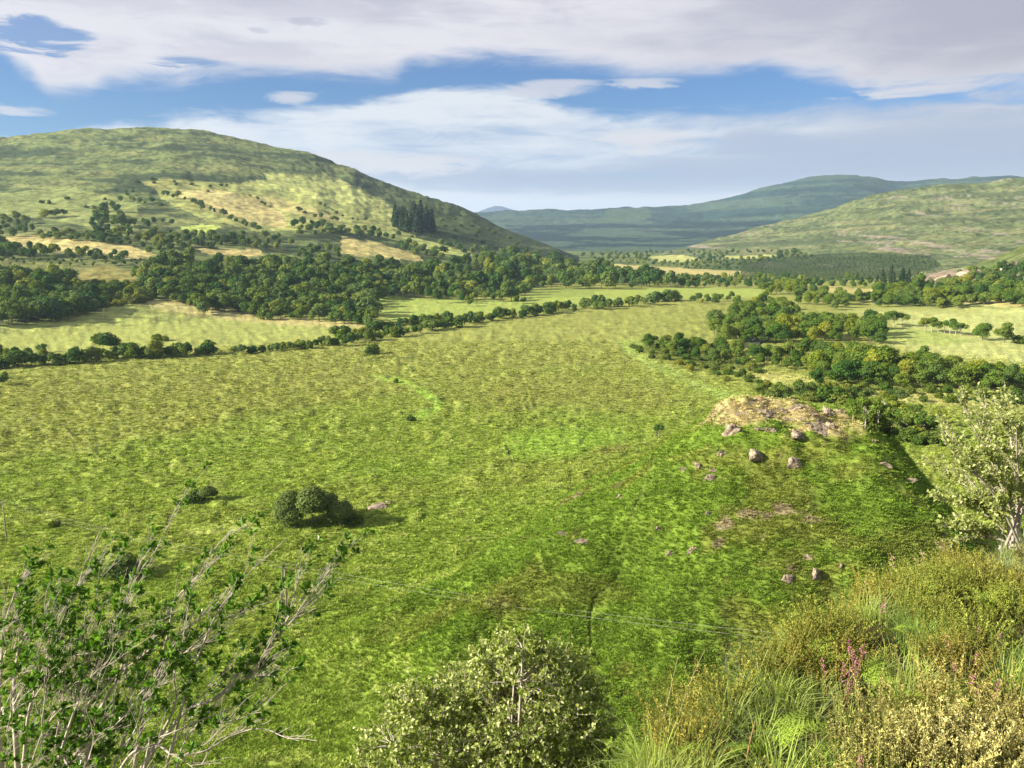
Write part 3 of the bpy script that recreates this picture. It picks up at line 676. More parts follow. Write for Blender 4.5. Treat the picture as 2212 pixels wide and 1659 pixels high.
for pts, st, h in [([(353, 422), (390, 432), (430, 446), (477, 465), (520, 484), (560, 500), (600, 520)], 12, 11), ([(205, 452), (230, 446), (260, 436), (310, 440), (350, 446)], 14, 10), ([(93, 472), (140, 466)], 13, 15), ([(540, 426), (575, 444), (600, 456)], 14, 8),
                   ([(640, 460), (680, 470), (737, 482)], 16, 10), ([(120, 552), (97, 551)], 12, 18), ([(690, 442), (740, 470), (790, 478)], 14, 7), ([(250, 415), (300, 420)], 16, 7), ([(350, 480), (380, 490)], 14, 12)]:
    along('hill_hedge', 'broadleaf', pts, st, h, (3, 1.5))
along('hill_top_scrub', 'scrub', [(60, 440), (180, 430), (290, 412), (350, 400)], 30, 5, (20, 12)); along('hill_top_scrub', 'scrub', [(300, 395), (420, 398), (500, 402)], 18, 5, (10, 5))
fill('hill_scrub_right', 'scrub', [(900, 440), (1000, 470), (1150, 540), (1100, 545), (950, 510), (880, 520), (930, 480)], 24, 9, 6)
for k in range(34): tr('conifers', 'conifer', *((lambda u, v: (850+u*85, 470+u*26+v*16+8*math.sin(u*5), 34+18*rng.random()))(rng.random(), rng.random())))
# riverside trees on the right
def clump(zone, x0, x1, yt, yb, dx=17, dy=8, h=None, kind='river'):
    h = h or (yb-yt)*.62; h = min(h, yb-yt)
    ys = yt+h*.8
    fill(zone, kind, [(x0, ys+.25*(yb-ys)), ((x0+x1)/2, ys-2), (x1, ys+.2*(yb-ys)), (x1-4, yb), (x0+4, yb)], dx, dy, h)
GAP = [(1606, 722), (1656, 722), (1664, 760), (1600, 760)]
clump('river_far_b', 1641, 1728, 606, 637, 15, 6, 22); clump('river_far_c', 1721, 1781, 616, 660, 15, 6, 24); clump('river_far_c', 1785, 1838, 629, 670, 15, 6, 26)
clump('river_far_d', 1838, 1908, 633, 655, 13, 5, 17); clump('river_far', 1488, 1605, 633, 657, 14, 5, 15); clump('river_far', 1585, 1721, 640, 690, 17, 7, 26)
clump('wood_right', 1890, 2235, 606, 658, 17, 6, 27); along('wood_right', 'broadleaf', [(1850, 656), (1950, 662), (2050, 663), (2140, 655), (2230, 657)], 14, 20)
clump('river_mid_a', 1541, 1700, 663, 742, 20, 9, 40); clump('river_mid', 1690, 1911, 674, 744, 20, 9, 38)
for x, y, h in [(1915, 702, 26), (1930, 706, 30), (1948, 706, 32)]: tr('river_mid', 'open', x, y, h)
for k, x in enumerate([1998, 2012, 2026, 2040, 2052, 2064, 2074]): tr('tree_row', 'open', x, 717+k*1.3, 27+4*math.sin(k*2))
tr('lone_pale_left', 'river', 2122, 734, 33); tr('lone_pale_right', 'river', 2169, 742, 40); tr('lone_edge', 'scrub', 2205, 742, 16)
fill('river_scrub', 'scrub', [(1350, 752), (1400, 732), (1480, 735), (1545, 752), (1640, 800), (1600, 815), (1480, 800), (1400, 775)], 25, 9, 14)
fill('river_near', 'river', [(1400, 752), (1475, 745), (1545, 758), (1740, 775), (1750, 800), (1640, 796), (1540, 785), (1440, 772)], 23, 9, 30, avoid=[GAP])
clump('river_near_b', 1735, 1811, 736, 775, 18, 8, 34); clump('river_near_b', 1751, 1921, 748, 834, 21, 10, 48); clump('river_near_c', 1921, 2061, 764, 838, 21, 10, 44); clump('river_near_d', 2061, 2235, 786, 846, 21, 9, 44)
tr('river_tall_a', 'river', 1880, 815, 64); tr('river_tall_b', 'river', 2010, 822, 56)
fill('river_scrub_b', 'scrub', [(1640, 838), (1720, 832), (1830, 846), (1830, 876), (1700, 862), (1640, 850)], 26, 9, 20)
fill('river_scrub_c', 'scrub', [(1560, 805), (1650, 806), (1640, 836), (1560, 822)], 22, 9, 12); fill('river_scrub_d', 'scrub', [(1840, 842), (2212, 850), (2212, 872), (1840, 870)], 30, 9, 18)
# trees in the gully behind the knoll
for x, y, h in [(1842, 905, 44), (1868, 925, 52), (1895, 935, 56), (1925, 940, 58), (1958, 944, 56), (1988, 948, 50), (2015, 945, 40), (1880, 900, 40), (1935, 912, 44), (1975, 918, 42), (1910, 890, 36), (2030, 925, 36)]: tr('gully', 'open', x, y, h)
fill('gully_scrub', 'scrub', [(1850, 905), (1950, 930), (2035, 945), (2045, 965), (1960, 958), (1870, 930)], 22, 8, 24)
tr('knoll_bush', 'scrub', 1790, 868, 34); tr('knoll_bush_b', 'scrub', 1812, 872, 30)
# band of wood and plantation at the head of the valley
fill('wood_head', 'broadleaf', [(1470, 606), (1600, 604), (1885, 612), (1885, 624), (1640, 624), (1470, 624)], 14, 4, 17)
fill('plantation', 'conifer', [(1560, 600), (1640, 572), (1780, 556), (1900, 550), (2010, 556), (2040, 580), (1960, 606), (1700, 612)], 9, 2.6, 4)
fill('plantation', 'conifer', [(1880, 632), (1900, 606), (1990, 608), (1985, 640)], 14, 6, 26, .3)
fill('valley_scrub', 'broadleaf', [(1250, 552), (1330, 548), (1500, 545), (1720, 545), (1760, 556), (1640, 570), (1580, 586), (1480, 582), (1400, 574), (1300, 568)], 13, 2.6, 8, avoid=[[(1395, 552), (1474, 548), (1520, 560), (1474, 569), (1415, 567)], [(1560, 551), (1695, 548), (1660, 559), (1570, 561)]])
fill('near_hill_scrub', 'broadleaf', [(2060, 600), (2230, 570), (2230, 640), (2100, 645)], 17, 7, 17)
# solitary trees in the meadow
tr('willow_a', 'willow', 622, 1131, 78); tr('willow_b', 'willow', 675, 1136, 90); tr('willow_c', 'willow', 735, 1134, 58); tr('willow_d', 'willow', 700, 1118, 62); tr('willow_e', 'scrub', 762, 1128, 26)
tr('bush_a', 'willow', 450, 1080, 34); tr('bush_b', 'scrub', 420, 1082, 26); tr('lone_birch', 'open', 1423, 945, 24); tr('meadow_bush_a', 'scrub', 888, 910, 14); tr('meadow_bush_b', 'scrub', 855, 826, 8); tr('meadow_bush_c', 'scrub', 120, 1138, 17); tr('meadow_bush_d', 'scrub', 270, 1245, 40)

ZL = {
 'river_far_b': ('round tree in the small free-standing group right of the meadow end', 'far riverside trees'), 'river_far_c': ('tree in the pair of dark groups before the straw strip', 'far riverside trees'), 'river_far_d': ('low tree in the straight far hedge below the right wood', 'far riverside trees'),
 'river_mid_a': ('tree on the left slope of the large riverside clump', 'middle riverside trees'), 'river_near_b': ('lush tree in the bulky middle group of the near riverside belt', 'near riverside trees'), 'river_near_c': ('lush tree in the near belt behind the pale field corner', 'near riverside trees'),
 'river_near_d': ('tree at the right end of the near belt behind the willow', 'near riverside trees'), 'river_tall_a': ('tallest broad tree of the near riverside belt', None), 'river_tall_b': ('second tall tree of the near belt, nearer the right edge', None),
 'river_scrub_b': ('dark scrub bush directly behind the knoll top', 'riverside scrub bushes'), 'river_scrub_c': ('low bush in the straw patch left of the knoll top', 'riverside scrub bushes'), 'river_scrub_d': ('low bush on the pale ground behind the gully', 'riverside scrub bushes'),
  # zone -> label, group
 'hedge_left': ('bushy tree in the broken left stretch of the meadow hedgerow', 'hedgerow trees, left stretch'), 'hedge_mid': ('bushy tree in the detached middle stretch of the meadow hedgerow', 'hedgerow trees, middle stretch'),
 'hedge_main': ('dense green tree in the thick diagonal hedgerow across the valley floor', 'hedgerow trees, thick diagonal stretch'), 'hedge_end': ('small tree in the thin far end of the diagonal hedgerow', 'hedgerow trees, far end'),
 'scrub_left': ('low shrub in the pale field beyond the left hedgerow', 'shrubs in the pale field'), 'wood_left': ('rounded tree in the dark wood at the left edge', 'trees of the left wood'), 'wood_main': ('rounded tree in the large dark wood at the foot of the left hill', 'trees of the large wood'),
 'wood_slope': ('low bush on the slope between the two left woods', 'bushes between the woods'), 'wood_edge': ('tree standing free at the lower edge of the large wood', 'trees along the wood edge'), 'hill_copse': ('tree in a copse among the fields of the left hill', 'copse trees on the left hill'),
 'hill_hedge': ('small tree in a field hedge high on the left hill', 'field hedge trees on the left hill'), 'hill_top_scrub': ('tiny dark shrub high on the left hill', 'shrubs high on the left hill'), 'hill_scrub_right': ('tiny dark shrub on the steep right flank of the left hill', 'shrubs on the hill flank'),
 'conifers': ('tall dark conifer in the stand on the left hill flank', 'conifers on the hill flank'), 'river_far': ('small rounded tree in the far riverside groups on the right', 'far riverside trees'), 'wood_right': ('dark tree in the wood below the rocky slope on the right', 'trees of the right wood'),
 'river_mid': ('bright green tree in the large riverside clump in the middle distance', 'middle riverside trees'), 'tree_row': ('small tree in the short row in the pale right field', 'row of small trees'),
 'lone_pale_left': ('slim solitary tree with visible trunk in the pale right field', None), 'lone_pale_right': ('wide solitary tree near the right edge of the pale field', None), 'lone_edge': ('low bush at the right edge of the pale field', None),
 'river_scrub': ('low dark scrub bush near the river trees on the right', 'riverside scrub bushes'), 'river_near': ('lush green tree in the nearest riverside belt on the right', 'near riverside trees'), 'gully': ('open-crowned pale-trunked tree in the gully behind the knoll', 'gully trees'),
 'gully_scrub': ('dark low bush under the gully trees behind the knoll', 'gully bushes'), 'knoll_bush': ('twiggy bush poking up behind the rocky knoll crest', None), 'knoll_bush_b': ('smaller dark bush just right of the twiggy knoll bush', None), 'wood_head': ('dark tree in the thin wood band closing the valley head', 'trees of the valley head wood'),
 'plantation': ('dark conifer of the plantation below the right hill', 'plantation conifers'), 'valley_scrub': ('tiny tree among the fields at the far valley head', 'small trees at the valley head'), 'near_hill_scrub': ('scrubby tree on the slope at the right edge', 'trees on the right slope'),
 'willow_a': ('grey-green willow, left one of the meadow clump', None), 'willow_b': ('tallest rounded willow in the middle of the meadow clump', None), 'willow_c': ('small pale willow at the right of the meadow clump', None), 'willow_d': ('dark willow behind the tallest one of the meadow clump', None), 'willow_e': ('low dark bush at the right foot of the willow clump', None),
 'bush_a': ('upright dark bush left of the willow clump', None), 'bush_b': ('low spreading bush beside the upright one left of the willows', None), 'lone_birch': ('tiny solitary birch with thin trunk in the middle meadow', None), 'meadow_bush_a': ('small bush beside the bright green bend in the meadow', None),
 'meadow_bush_b': ('tiny bush at the start of the bright green strip', None), 'meadow_bush_c': ('dark low bush in the meadow near the left power pole', None), 'meadow_bush_d': ('dark bush seen behind the leafy branches at left', None),
 'lone_797_766': ('left of two small bushes just in front of the hedgerow', None), 'lone_808_764': ('right of two small bushes just in front of the hedgerow', None), 'lone_572_690': ('tree standing alone below the large wood', None), 'lone_582_692': ('little bush beside the tree alone below the wood', None),
 'lone_5_832': ('dark round bush at the left edge of the meadow', None), 'lone_12_818': ('small bush behind the round one at the left meadow edge', None)}
NAMES = {'broadleaf': 'broadleaf_tree', 'hedge': 'hedgerow_tree', 'river': 'riverside_tree', 'willow': 'willow_tree', 'open': 'birch_tree', 'scrub': 'shrub', 'conifer': 'conifer_tree'}
def plant_trees():
    px = np.array([t[1] for t in TREES]); py = np.array([t[2] for t in TREES]); hp = np.array([t[3] for t in TREES])
    x, y, z = hit(px, py); z, _ = gsample(x, y)
    dist = np.sqrt(x*x+y*y+(z-EYE)**2); h = hp*dist/FPX*np.array([{'wood_main': .84, 'wood_left': .84, 'hill_copse': .9, 'hedge_main': .85, 'wood_head': .9}.get(t[0], .9 if t[0].startswith('river') else 1.0) for t in TREES])*np.where(rng.random(len(TREES)) < .15, 1.22, 1.)
    bonus = {'wood_left': -100, 'wood_main': -100, 'plantation': -100, 'hill_copse': -100, 'wood_right': -100, 'river_far': -100, 'river_far_b': -100, 'river_far_c': -100, 'river_far_d': -100, 'wood_head': -100, 'valley_scrub': -100, 'hill_hedge': -100, 'conifers': 0, 'hill_scrub_right': -30, 'hill_top_scrub': -30, 'near_hill_scrub': -100}
    isl = np.zeros(len(TREES), bool)
    broad = [i for i, t in enumerate(TREES) if t[4] in ('broadleaf', 'hedge', 'river', 'open', 'willow')]
    broad.sort(key=lambda i: -(hp[i]+bonus.get(TREES[i][0], 6))); isl[[i for i in broad[:350] if bonus.get(TREES[i][0], 6) > -90]] = True
    for i, t in enumerate(TREES):
        if t[4] == 'scrub' and t[0] not in ('hill_scrub_right', 'hill_top_scrub'): isl[i] = True
        if t[0] == 'conifers': isl[i] = True
    bulk = {}; lab = {}
    one = 'first second third fourth fifth sixth seventh eighth ninth tenth eleventh twelfth thirteenth fourteenth fifteenth sixteenth seventeenth eighteenth nineteenth'.split(); tens = {2: 'twenty', 3: 'thirty', 4: 'forty', 5: 'fifty'}
    def ordinal(k): return one[k-1] if k < 20 else (tens[k//10][:-1]+'ieth' if k % 10 == 0 else tens[k//10]+'-'+one[k % 10-1])
    for zn in {t[0] for t in TREES}:
        I = sorted([i for i, t in enumerate(TREES) if t[0] == zn and isl[i]], key=lambda i: px[i])
        if 1 < len(I) <= 59 and not any(t[0] == zn and not isl[i] for i, t in enumerate(TREES)):
            for k, i in enumerate(I): lab[i] = ZL[zn][0]+(', leftmost' if k == 0 else ', rightmost' if k == len(I)-1 else ', '+ordinal(k+1)+' from the left')
    for i, t in enumerate(TREES):
        kd = t[4]; k = int(rng.integers(len(KIT[kd]))); rz = rng.uniform(0, 6.283); wd_ = rng.uniform(.8, 1.3)
        if kd == 'broadleaf' and h[i] > 16: wd_ *= .9
        if isl[i]:
            cm, tm, _ = KIT[kd][k]
            e = put(NAMES[kd], None, loc=(x[i], y[i], z[i]), label=lab.get(i, ZL[t[0]][0]), cat='shrub' if kd == 'scrub' else 'tree', group=ZL[t[0]][1])
            e.rotation_euler = (0, 0, rz); e.scale = (h[i]*wd_, h[i]*wd_, h[i]); e.empty_display_size = .3
            put('trunk', tm, e); put('crown', cm, e)
        else: bulk.setdefault(t[0], []).append((i, k, rz, wd_))
    bn = {'wood_left': 'woodland', 'wood_main': 'woodland', 'plantation': 'plantation', 'wood_head': 'woodland', 'hill_scrub_right': 'scrub', 'hill_top_scrub': 'scrub'}
    bl = {'wood_left': 'dense dark wood at the left edge below the hill', 'wood_main': 'large dense dark wood along the foot of the left hill', 'plantation': 'dark conifer plantation below the right hill', 'wood_head': 'thin dark band of wood at the valley head', 'hill_copse': 'smaller trees massed among the fields of the left hill',
          'hill_hedge': 'tiny trees along the upper field hedges of the left hill', 'wood_right': 'trees massed in the wood below the right rocky slope', 'valley_scrub': 'far small trees among the fields at the valley head', 'hill_scrub_right': 'dark scrub speckling the right flank of the left hill', 'hill_top_scrub': 'dark scrub speckling the upper left hill',
          'near_hill_scrub': 'scrub trees covering the slope at the right edge'}
    for zn, l in bulk.items():
        I = np.array([q[0] for q in l]); kd = TREES[I[0]][4]
        scl = np.stack([h[I]*[q[3] for q in l], h[I]*[q[3] for q in l], h[I]], 1); rot = np.stack([np.zeros(len(I)), np.zeros(len(I)), [q[2] for q in l]], 1)
        scatter(bn.get(zn, 'woodland'), np.stack([x[I], y[I], z[I]], 1), rot, scl, np.array([q[1] for q in l]), [q[2] for q in KIT[kd]], bl.get(zn, ZL[zn][0]), 'wood' if kd != 'scrub' else 'scrub')
plant_trees()
from collections import Counter; print('TREES', len(TREES), Counter(t[0] for t in TREES))

# ------------------------------------------------------------------ meadow tufts
def tuft_mesh(i, n=15, w=.10, h=.42):
    g = np.random.default_rng(300+i); a = g.uniform(0, 6.283, n); q = .34*np.sqrt(g.random(n)); b = np.stack([q*np.cos(a), q*np.sin(a), np.full(n, -.05)], 1)
    out = np.stack([np.cos(a), np.sin(a), np.zeros(n)], 1)*g.uniform(.1, .55, n)[:, None]; L = h*g.uniform(.6, 1.25, n)
    side = unit(np.stack([-np.sin(a+g.normal(size=n)*.8), np.cos(a+g.normal(size=n)*.8), np.zeros(n)], 1))*(w*g.uniform(.6, 1.3, n))[:, None]*.5
    mid = b+out*.45*L[:, None]+np.array([0, 0, .72])*L[:, None]; tip = b+out*1.25*L[:, None]+np.array([0, 0, .95])*L[:, None]
    V = np.stack([b-side, b+side, mid+side*.9, mid-side*.9, tip+side*.25, tip-side*.25], 1).reshape(-1, 3); k = np.arange(n)[:, None]*6
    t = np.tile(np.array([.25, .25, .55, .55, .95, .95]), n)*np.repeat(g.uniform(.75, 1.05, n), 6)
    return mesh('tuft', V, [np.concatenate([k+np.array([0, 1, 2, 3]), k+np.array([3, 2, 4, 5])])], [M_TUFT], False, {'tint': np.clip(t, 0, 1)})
def meadow():
    n = 260000; u = rng.random(n); r0, r1 = 60., 430.
    r = 1/(1/r0-u*(1/r0-1/r1)); a = np.radians(rng.uniform(-36, 36, n)); x, y = r*np.sin(a), r*np.cos(a)
    _, lay, d = hbase(x, y, True)
    cl = fbm(x/5.5, y/3.2, 3, 401) + .5*fbm(x/1.6, y/1.2, 2, 405)
    keep = (lay == 0) & (d > 6) & (cl > -.55+.1*rng.normal(size=n)) & ((knoll(x, y) < 25) | (rng.random(n) < .5))
    i_ = np.clip(np.searchsorted(GR, r), 0, len(GR)-1); j_ = np.clip(np.searchsorted(GA, np.degrees(a)), 0, len(GA)-1); keep &= GL[i_, j_] < .25
    x, y, r, cl = x[keep], y[keep], r[keep], cl[keep]; n = len(x)
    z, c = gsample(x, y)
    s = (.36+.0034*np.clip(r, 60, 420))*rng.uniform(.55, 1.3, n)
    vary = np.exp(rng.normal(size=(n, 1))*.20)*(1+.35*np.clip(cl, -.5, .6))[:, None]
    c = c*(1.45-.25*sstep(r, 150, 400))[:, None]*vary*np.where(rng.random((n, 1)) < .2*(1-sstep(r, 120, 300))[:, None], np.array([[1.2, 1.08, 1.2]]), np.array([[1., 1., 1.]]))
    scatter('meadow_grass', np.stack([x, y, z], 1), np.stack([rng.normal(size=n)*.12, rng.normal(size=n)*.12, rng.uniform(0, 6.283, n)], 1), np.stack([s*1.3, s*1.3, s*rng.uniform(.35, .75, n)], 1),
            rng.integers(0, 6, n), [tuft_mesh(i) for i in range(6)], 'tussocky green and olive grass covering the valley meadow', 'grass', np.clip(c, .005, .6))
meadow()

# ------------------------------------------------------------------ rocks
def rock_mesh(i, cuts=17):
    bm = bmesh.new(); bmesh.ops.create_icosphere(bm, subdivisions=4, radius=1.0); me = bpy.data.meshes.new('rock'); bm.to_mesh(me); bm.free()
    v = np.empty(len(me.vertices)*3, np.float32); me.vertices.foreach_get('co', v); v = v.reshape(-1, 3).astype(float)
    g = np.random.default_rng(900+i)
    for d in rand_dir(cuts, g):
        k = np.clip(v@d-g.uniform(.36, .72), 0, None); v -= d*k[:, None]*.94
    v += v*(fbm(v[:, 0]*2.2+i, v[:, 1]*2.2+v[:, 2]*1.7, 4, 910+i)*.42)[:, None]; v[:, 2] += (np.round(v[:, 2]*5)/5-v[:, 2])*.35
    me.vertices.foreach_set('co', v.astype(np.float32).ravel()); me.materials.append(M_ROCK)
    me.update(); return me
ROCKS = [rock_mesh(i) for i in range(7)]
def rock(px, py, w, hh, label, group=None, name='boulder', flat=1., cat='rock', sink=.66):
    x, y, z = (float(q[0]) for q in hit(px, py+hh*.45)); z = float(gsample(np.array([x]), np.array([y]))[0][0]); dist = math.sqrt(x*x+y*y+(z-EYE)**2); k = dist/FPX
    o = put(name, ROCKS[int(rng.integers(7))], loc=(x, y, z+hh*k*(.5-sink)), label=label, cat=cat, group=group)
    o.scale = (w*k*.68, w*k*.6*rng.uniform(.7, 1.1)*flat, hh*k*.8); o.rotation_euler = (rng.normal()*.15, rng.normal()*.15, rng.uniform(-.6, .6))
for a in [(1771, 912, 56, 32, 'large craggy outcrop on the right of the knoll crest'), (1578, 915, 44, 40, 'steep pale outcrop at the left end of the knoll crest'), (1648, 880, 48, 20, 'low broad slab along the left top of the knoll'),
          (1786, 880, 34, 24, 'grey crag at the very top of the knoll'), (1722, 872, 44, 16, 'flat straw-coloured slab on the summit of the knoll'), (1800, 915, 36, 28, 'shaded crag at the right shoulder of the knoll')]: rock(*a, name='rock_outcrop')
for a in [(1701, 903, 18, 9, 'small pale stone in the middle of the knoll crest'), (1635, 975, 46, 24, 'broad grey outcrop below the left knoll crest'), (1561, 969, 30, 22, 'blocky outcrop on the left flank of the knoll'), (1725, 936, 44, 14, 'thin brown ledge below the knoll crest'),
          (1721, 995, 36, 24, 'dark outcrop in the middle of the knoll slope'), (1888, 949, 16, 10, 'white stone on the right knoll ridge'), (1915, 999, 42, 15, 'long grey slab down the right knoll ridge'), (1960, 1034, 36, 12, 'lower slab on the right knoll ridge'),
          (1746, 1192, 30, 26, 'dark rounded boulder low on the knoll slope'), (1765, 1234, 26, 28, 'brown outcrop just under the dark rounded boulder'), (1818, 1220, 15, 11, 'small pale boulder right of the dark rounded one'), (1705, 1246, 26, 16, 'low grey rock left below the dark boulder'),
          (1498, 1179, 24, 15, 'rock on the left slope below the track'), (1531, 1107, 14, 9, 'little stone on the left knoll slope'), (1337, 1069, 13, 15, 'upright pink rock standing alone in the grass'), (1447, 1189, 24, 12, 'flat pale rock beside the trodden track'),
          (1424, 1141, 16, 8, 'small flat rock just above the track rock'), (820, 1090, 54, 12, 'low pale outcrop right of the willow clump'), (844, 1082, 24, 9, 'grey slab at the right end of the willow outcrop'), (1217, 1146, 34, 9, 'scatter-edged pale ledge in the lower meadow'), (1257, 1163, 44, 11, 'long low grey ledge in the lower meadow'), (1538, 1030, 24, 14, 'straw-topped rock low on the left knoll flank'),
          (1511, 1001, 26, 14, 'pale rock at the left foot of the knoll'), (1478, 1008, 20, 12, 'leftmost small rock at the knoll foot'), (1541, 1009, 20, 10, 'rusty rock between the left knoll rocks')]: rock(*a, flat=.9)
for a in [(2018, 598, 84, 30, 'smooth bare rock dome among trees on the right'), (2105, 588, 70, 20, 'bare pink ledge beside the smooth rock dome'), (2190, 560, 50, 34, 'rocky bluff at the right edge above the wood')]: rock(*a, name='rock_outcrop')

for k, q in enumerate('leftmost second third fourth fifth sixth seventh eighth ninth tenth eleventh twelfth thirteenth fourteenth fifteenth rightmost'.split()):
    rock(1590+k*15+rng.uniform(0, 9), rng.uniform(876, 930), rng.uniform(14, 30), rng.uniform(8, 14), 'small pinkish ledge bedded in the knoll crest straw, '+(q if k in (0, 15) else q+' from the left'), 'ledges on the knoll crest', flat=.8)
# ------------------------------------------------------------------ river glimpsed between the trees
def river():
    m, t = material('river water'); p = t.n('ShaderNodeTexCoord').outputs['Object']
    b = t.n('ShaderNodeBump', i_Strength=.25, i_Distance=.05, i_Height=t.noise(p, 1.2, 3, .6))
    bs = t.n('ShaderNodeBsdfPrincipled', i_Base_Color=(.10, .11, .09, 1), i_Roughness=.12, i_Normal=b.outputs[0]); t.n('ShaderNodeOutputMaterial', k0=bs.outputs[0])
    pts = [(1540, 762), (1580, 756), (1612, 748), (1632, 738), (1634, 728), (1650, 718), (1700, 702), (1760, 690), (1800, 682)]
    x, y, _ = hit(*zip(*pts)); c = np.stack([x, y], 1); k = np.linspace(0, len(c)-1, 60); c = np.stack([np.interp(k, np.arange(len(c)), c[:, j]) for j in (0, 1)], 1)
    d = unit(np.gradient(c, axis=0)); nrm = np.stack([-d[:, 1], d[:, 0]], 1); w = 5+1.5*np.sin(k*4)[:, None]
    L, Rr = c+nrm*w, c-nrm*w; rows = [L*(1-s)+Rr*s for s in np.linspace(0, 1, 5)]
    V = np.concatenate([np.column_stack([q, np.maximum.reduce([gsample(*(qq.T))[0] for qq in rows])+.25]) for q in rows]); n = 60
    i = np.arange(n-1); F = np.concatenate([np.stack([i+r*n, i+1+r*n, i+1+(r+1)*n, i+(r+1)*n], 1) for r in range(4)])
    put('river', mesh('river', V, [F], [m], True), kind='structure', label='pale river glimpsed between the trees on the right', cat='river')
river()

# ------------------------------------------------------------------ poles and wires
def pole(base, h, label, group, arm=1.6, yaw=0., thick=.13):
    e = put('utility_pole', None, loc=base, label=label, cat='pole', group=group); e.rotation_euler = (0, 0, yaw)
    v, f = tubes([(np.array([[0, 0, -.6], [0, 0, h*.5], [0, 0, h]]), np.array([thick, thick*.85, thick*.7]))], 8); n = len(v)
    put('post', mesh('post', v, [f, np.arange(n-8, n)[None]], [M_WOOD], False), e)
    bm = bmesh.new(); bmesh.ops.create_cube(bm, size=1); bmesh.ops.scale(bm, vec=(arm, .12, .12), verts=bm.verts); bmesh.ops.translate(bm, vec=(0, thick, h-.25), verts=bm.verts)
    bmesh.ops.bevel(bm, geom=bm.edges[:], offset=.015, segments=1); me = bpy.data.meshes.new('crossarm'); bm.to_mesh(me); bm.free(); me.materials.append(M_WOOD); ca = put('crossarm', me, e)
    for s in (-1, 1):
        v, f = tubes([(np.array([[0, 0, 0], [0, 0, .05], [0, 0, .09], [0, 0, .16], [0, 0, .2]]), np.array([.03, .07, .04, .06, .02]))], 8); v += np.array([s*arm*.42, thick, h-.19]); put('insulator', mesh('insulator', v, [f], [M_WIRE], True), ca)
    return e
def gpt(px, py): 
    x, y, z = hit(px, py); z, _ = gsample(x, y); return np.array([x[0], y[0], z[0]])
def wires():
    A = gpt(14, 1162); B = gpt(620, 1330); d = unit((B-A)*np.array([1, 1, 0])); hA, hB = 7.2, 7.6
    Cx = B+np.array([B[0]-A[0], B[1]-A[1], 0])*1.15; Cx[2] = hbase(Cx[0:1], Cx[1:2])[0]; Z = A-np.array([B[0]-A[0], B[1]-A[1], 0]); Z[2] = hbase(Z[0:1], Z[1:2])[0]
    yaw = math.atan2(d[1], d[0])+math.pi/2
    pole(A, hA, 'timber pole carrying wires at the left edge of the meadow', 'valley power line', yaw=yaw); pole(B, hB, 'timber pole carrying wires behind the leafy branch tip', 'valley power line', yaw=yaw)
    pole(Cx, 5.6, 'timber pole hidden behind the heathery slope', 'valley power line', yaw=yaw); pole(Z, 7.5, 'timber pole beyond the left edge of the view', 'valley power line', yaw=yaw)
    T = [(Z, 7.5), (A, hA), (B, hB), (Cx, 5.6)]; sd = np.array([math.cos(yaw), math.sin(yaw), 0])
    for s, nm in ((-1, 'farther of the two wires strung across the meadow'), (1, 'nearer of the two wires strung across the meadow')):
        pts = []
        for (p, hp), (q, hq) in zip(T[:-1], T[1:]):
            k = np.linspace(0, 1, 25)[:, None]; l = (p+[0, 0, hp+.02])*(1-k)+(q+[0, 0, hq+.02])*k+sd*s*.67; l[:, 2] -= (4*k*(1-k))[:, 0]*1.1; pts.append(l if not pts else l[1:])
        P = np.concatenate(pts); v, f = tubes([(P, np.full(len(P), .010))], 4); put('overhead_wire', mesh('wire', v, [f], [M_WIRE], True), label=nm, cat='wire', group='wires across the meadow')
    k = 0
    for px, pt, pb, w in [(288, 512, 528, 'behind the straw field strip on the left'), (271, 520, 529, 'just left of the pole behind the straw strip'), (433, 519, 537, 'above the large wood, left of centre'), (582, 517, 529, 'beside the round hedge trees on the hill'),
                       (720, 520, 535, 'at the upper edge of the large wood'), (288, 554, 566, 'at the right end of the straw strip'), (226, 670, 688, 'at the corner of the pale field below the left wood'), (640, 465, 481, 'in the straw field high on the hill'),
                       (946, 527, 540, 'among the trees on the right hill flank'), (1047, 538, 549, 'near the end of the hill, left of the bare bank'), (1195, 548, 562, 'on the spur, second from its end'), (1225, 552, 566, 'on the spur, nearest its end')]:
        b = gpt(px, pb); dist = np.linalg.norm(b-[0, 0, EYE]); pole(b, (pb-pt)*dist/FPX, 'thin timber pole '+w, 'poles on the left hill', 1.2, .3, .16)
wires()

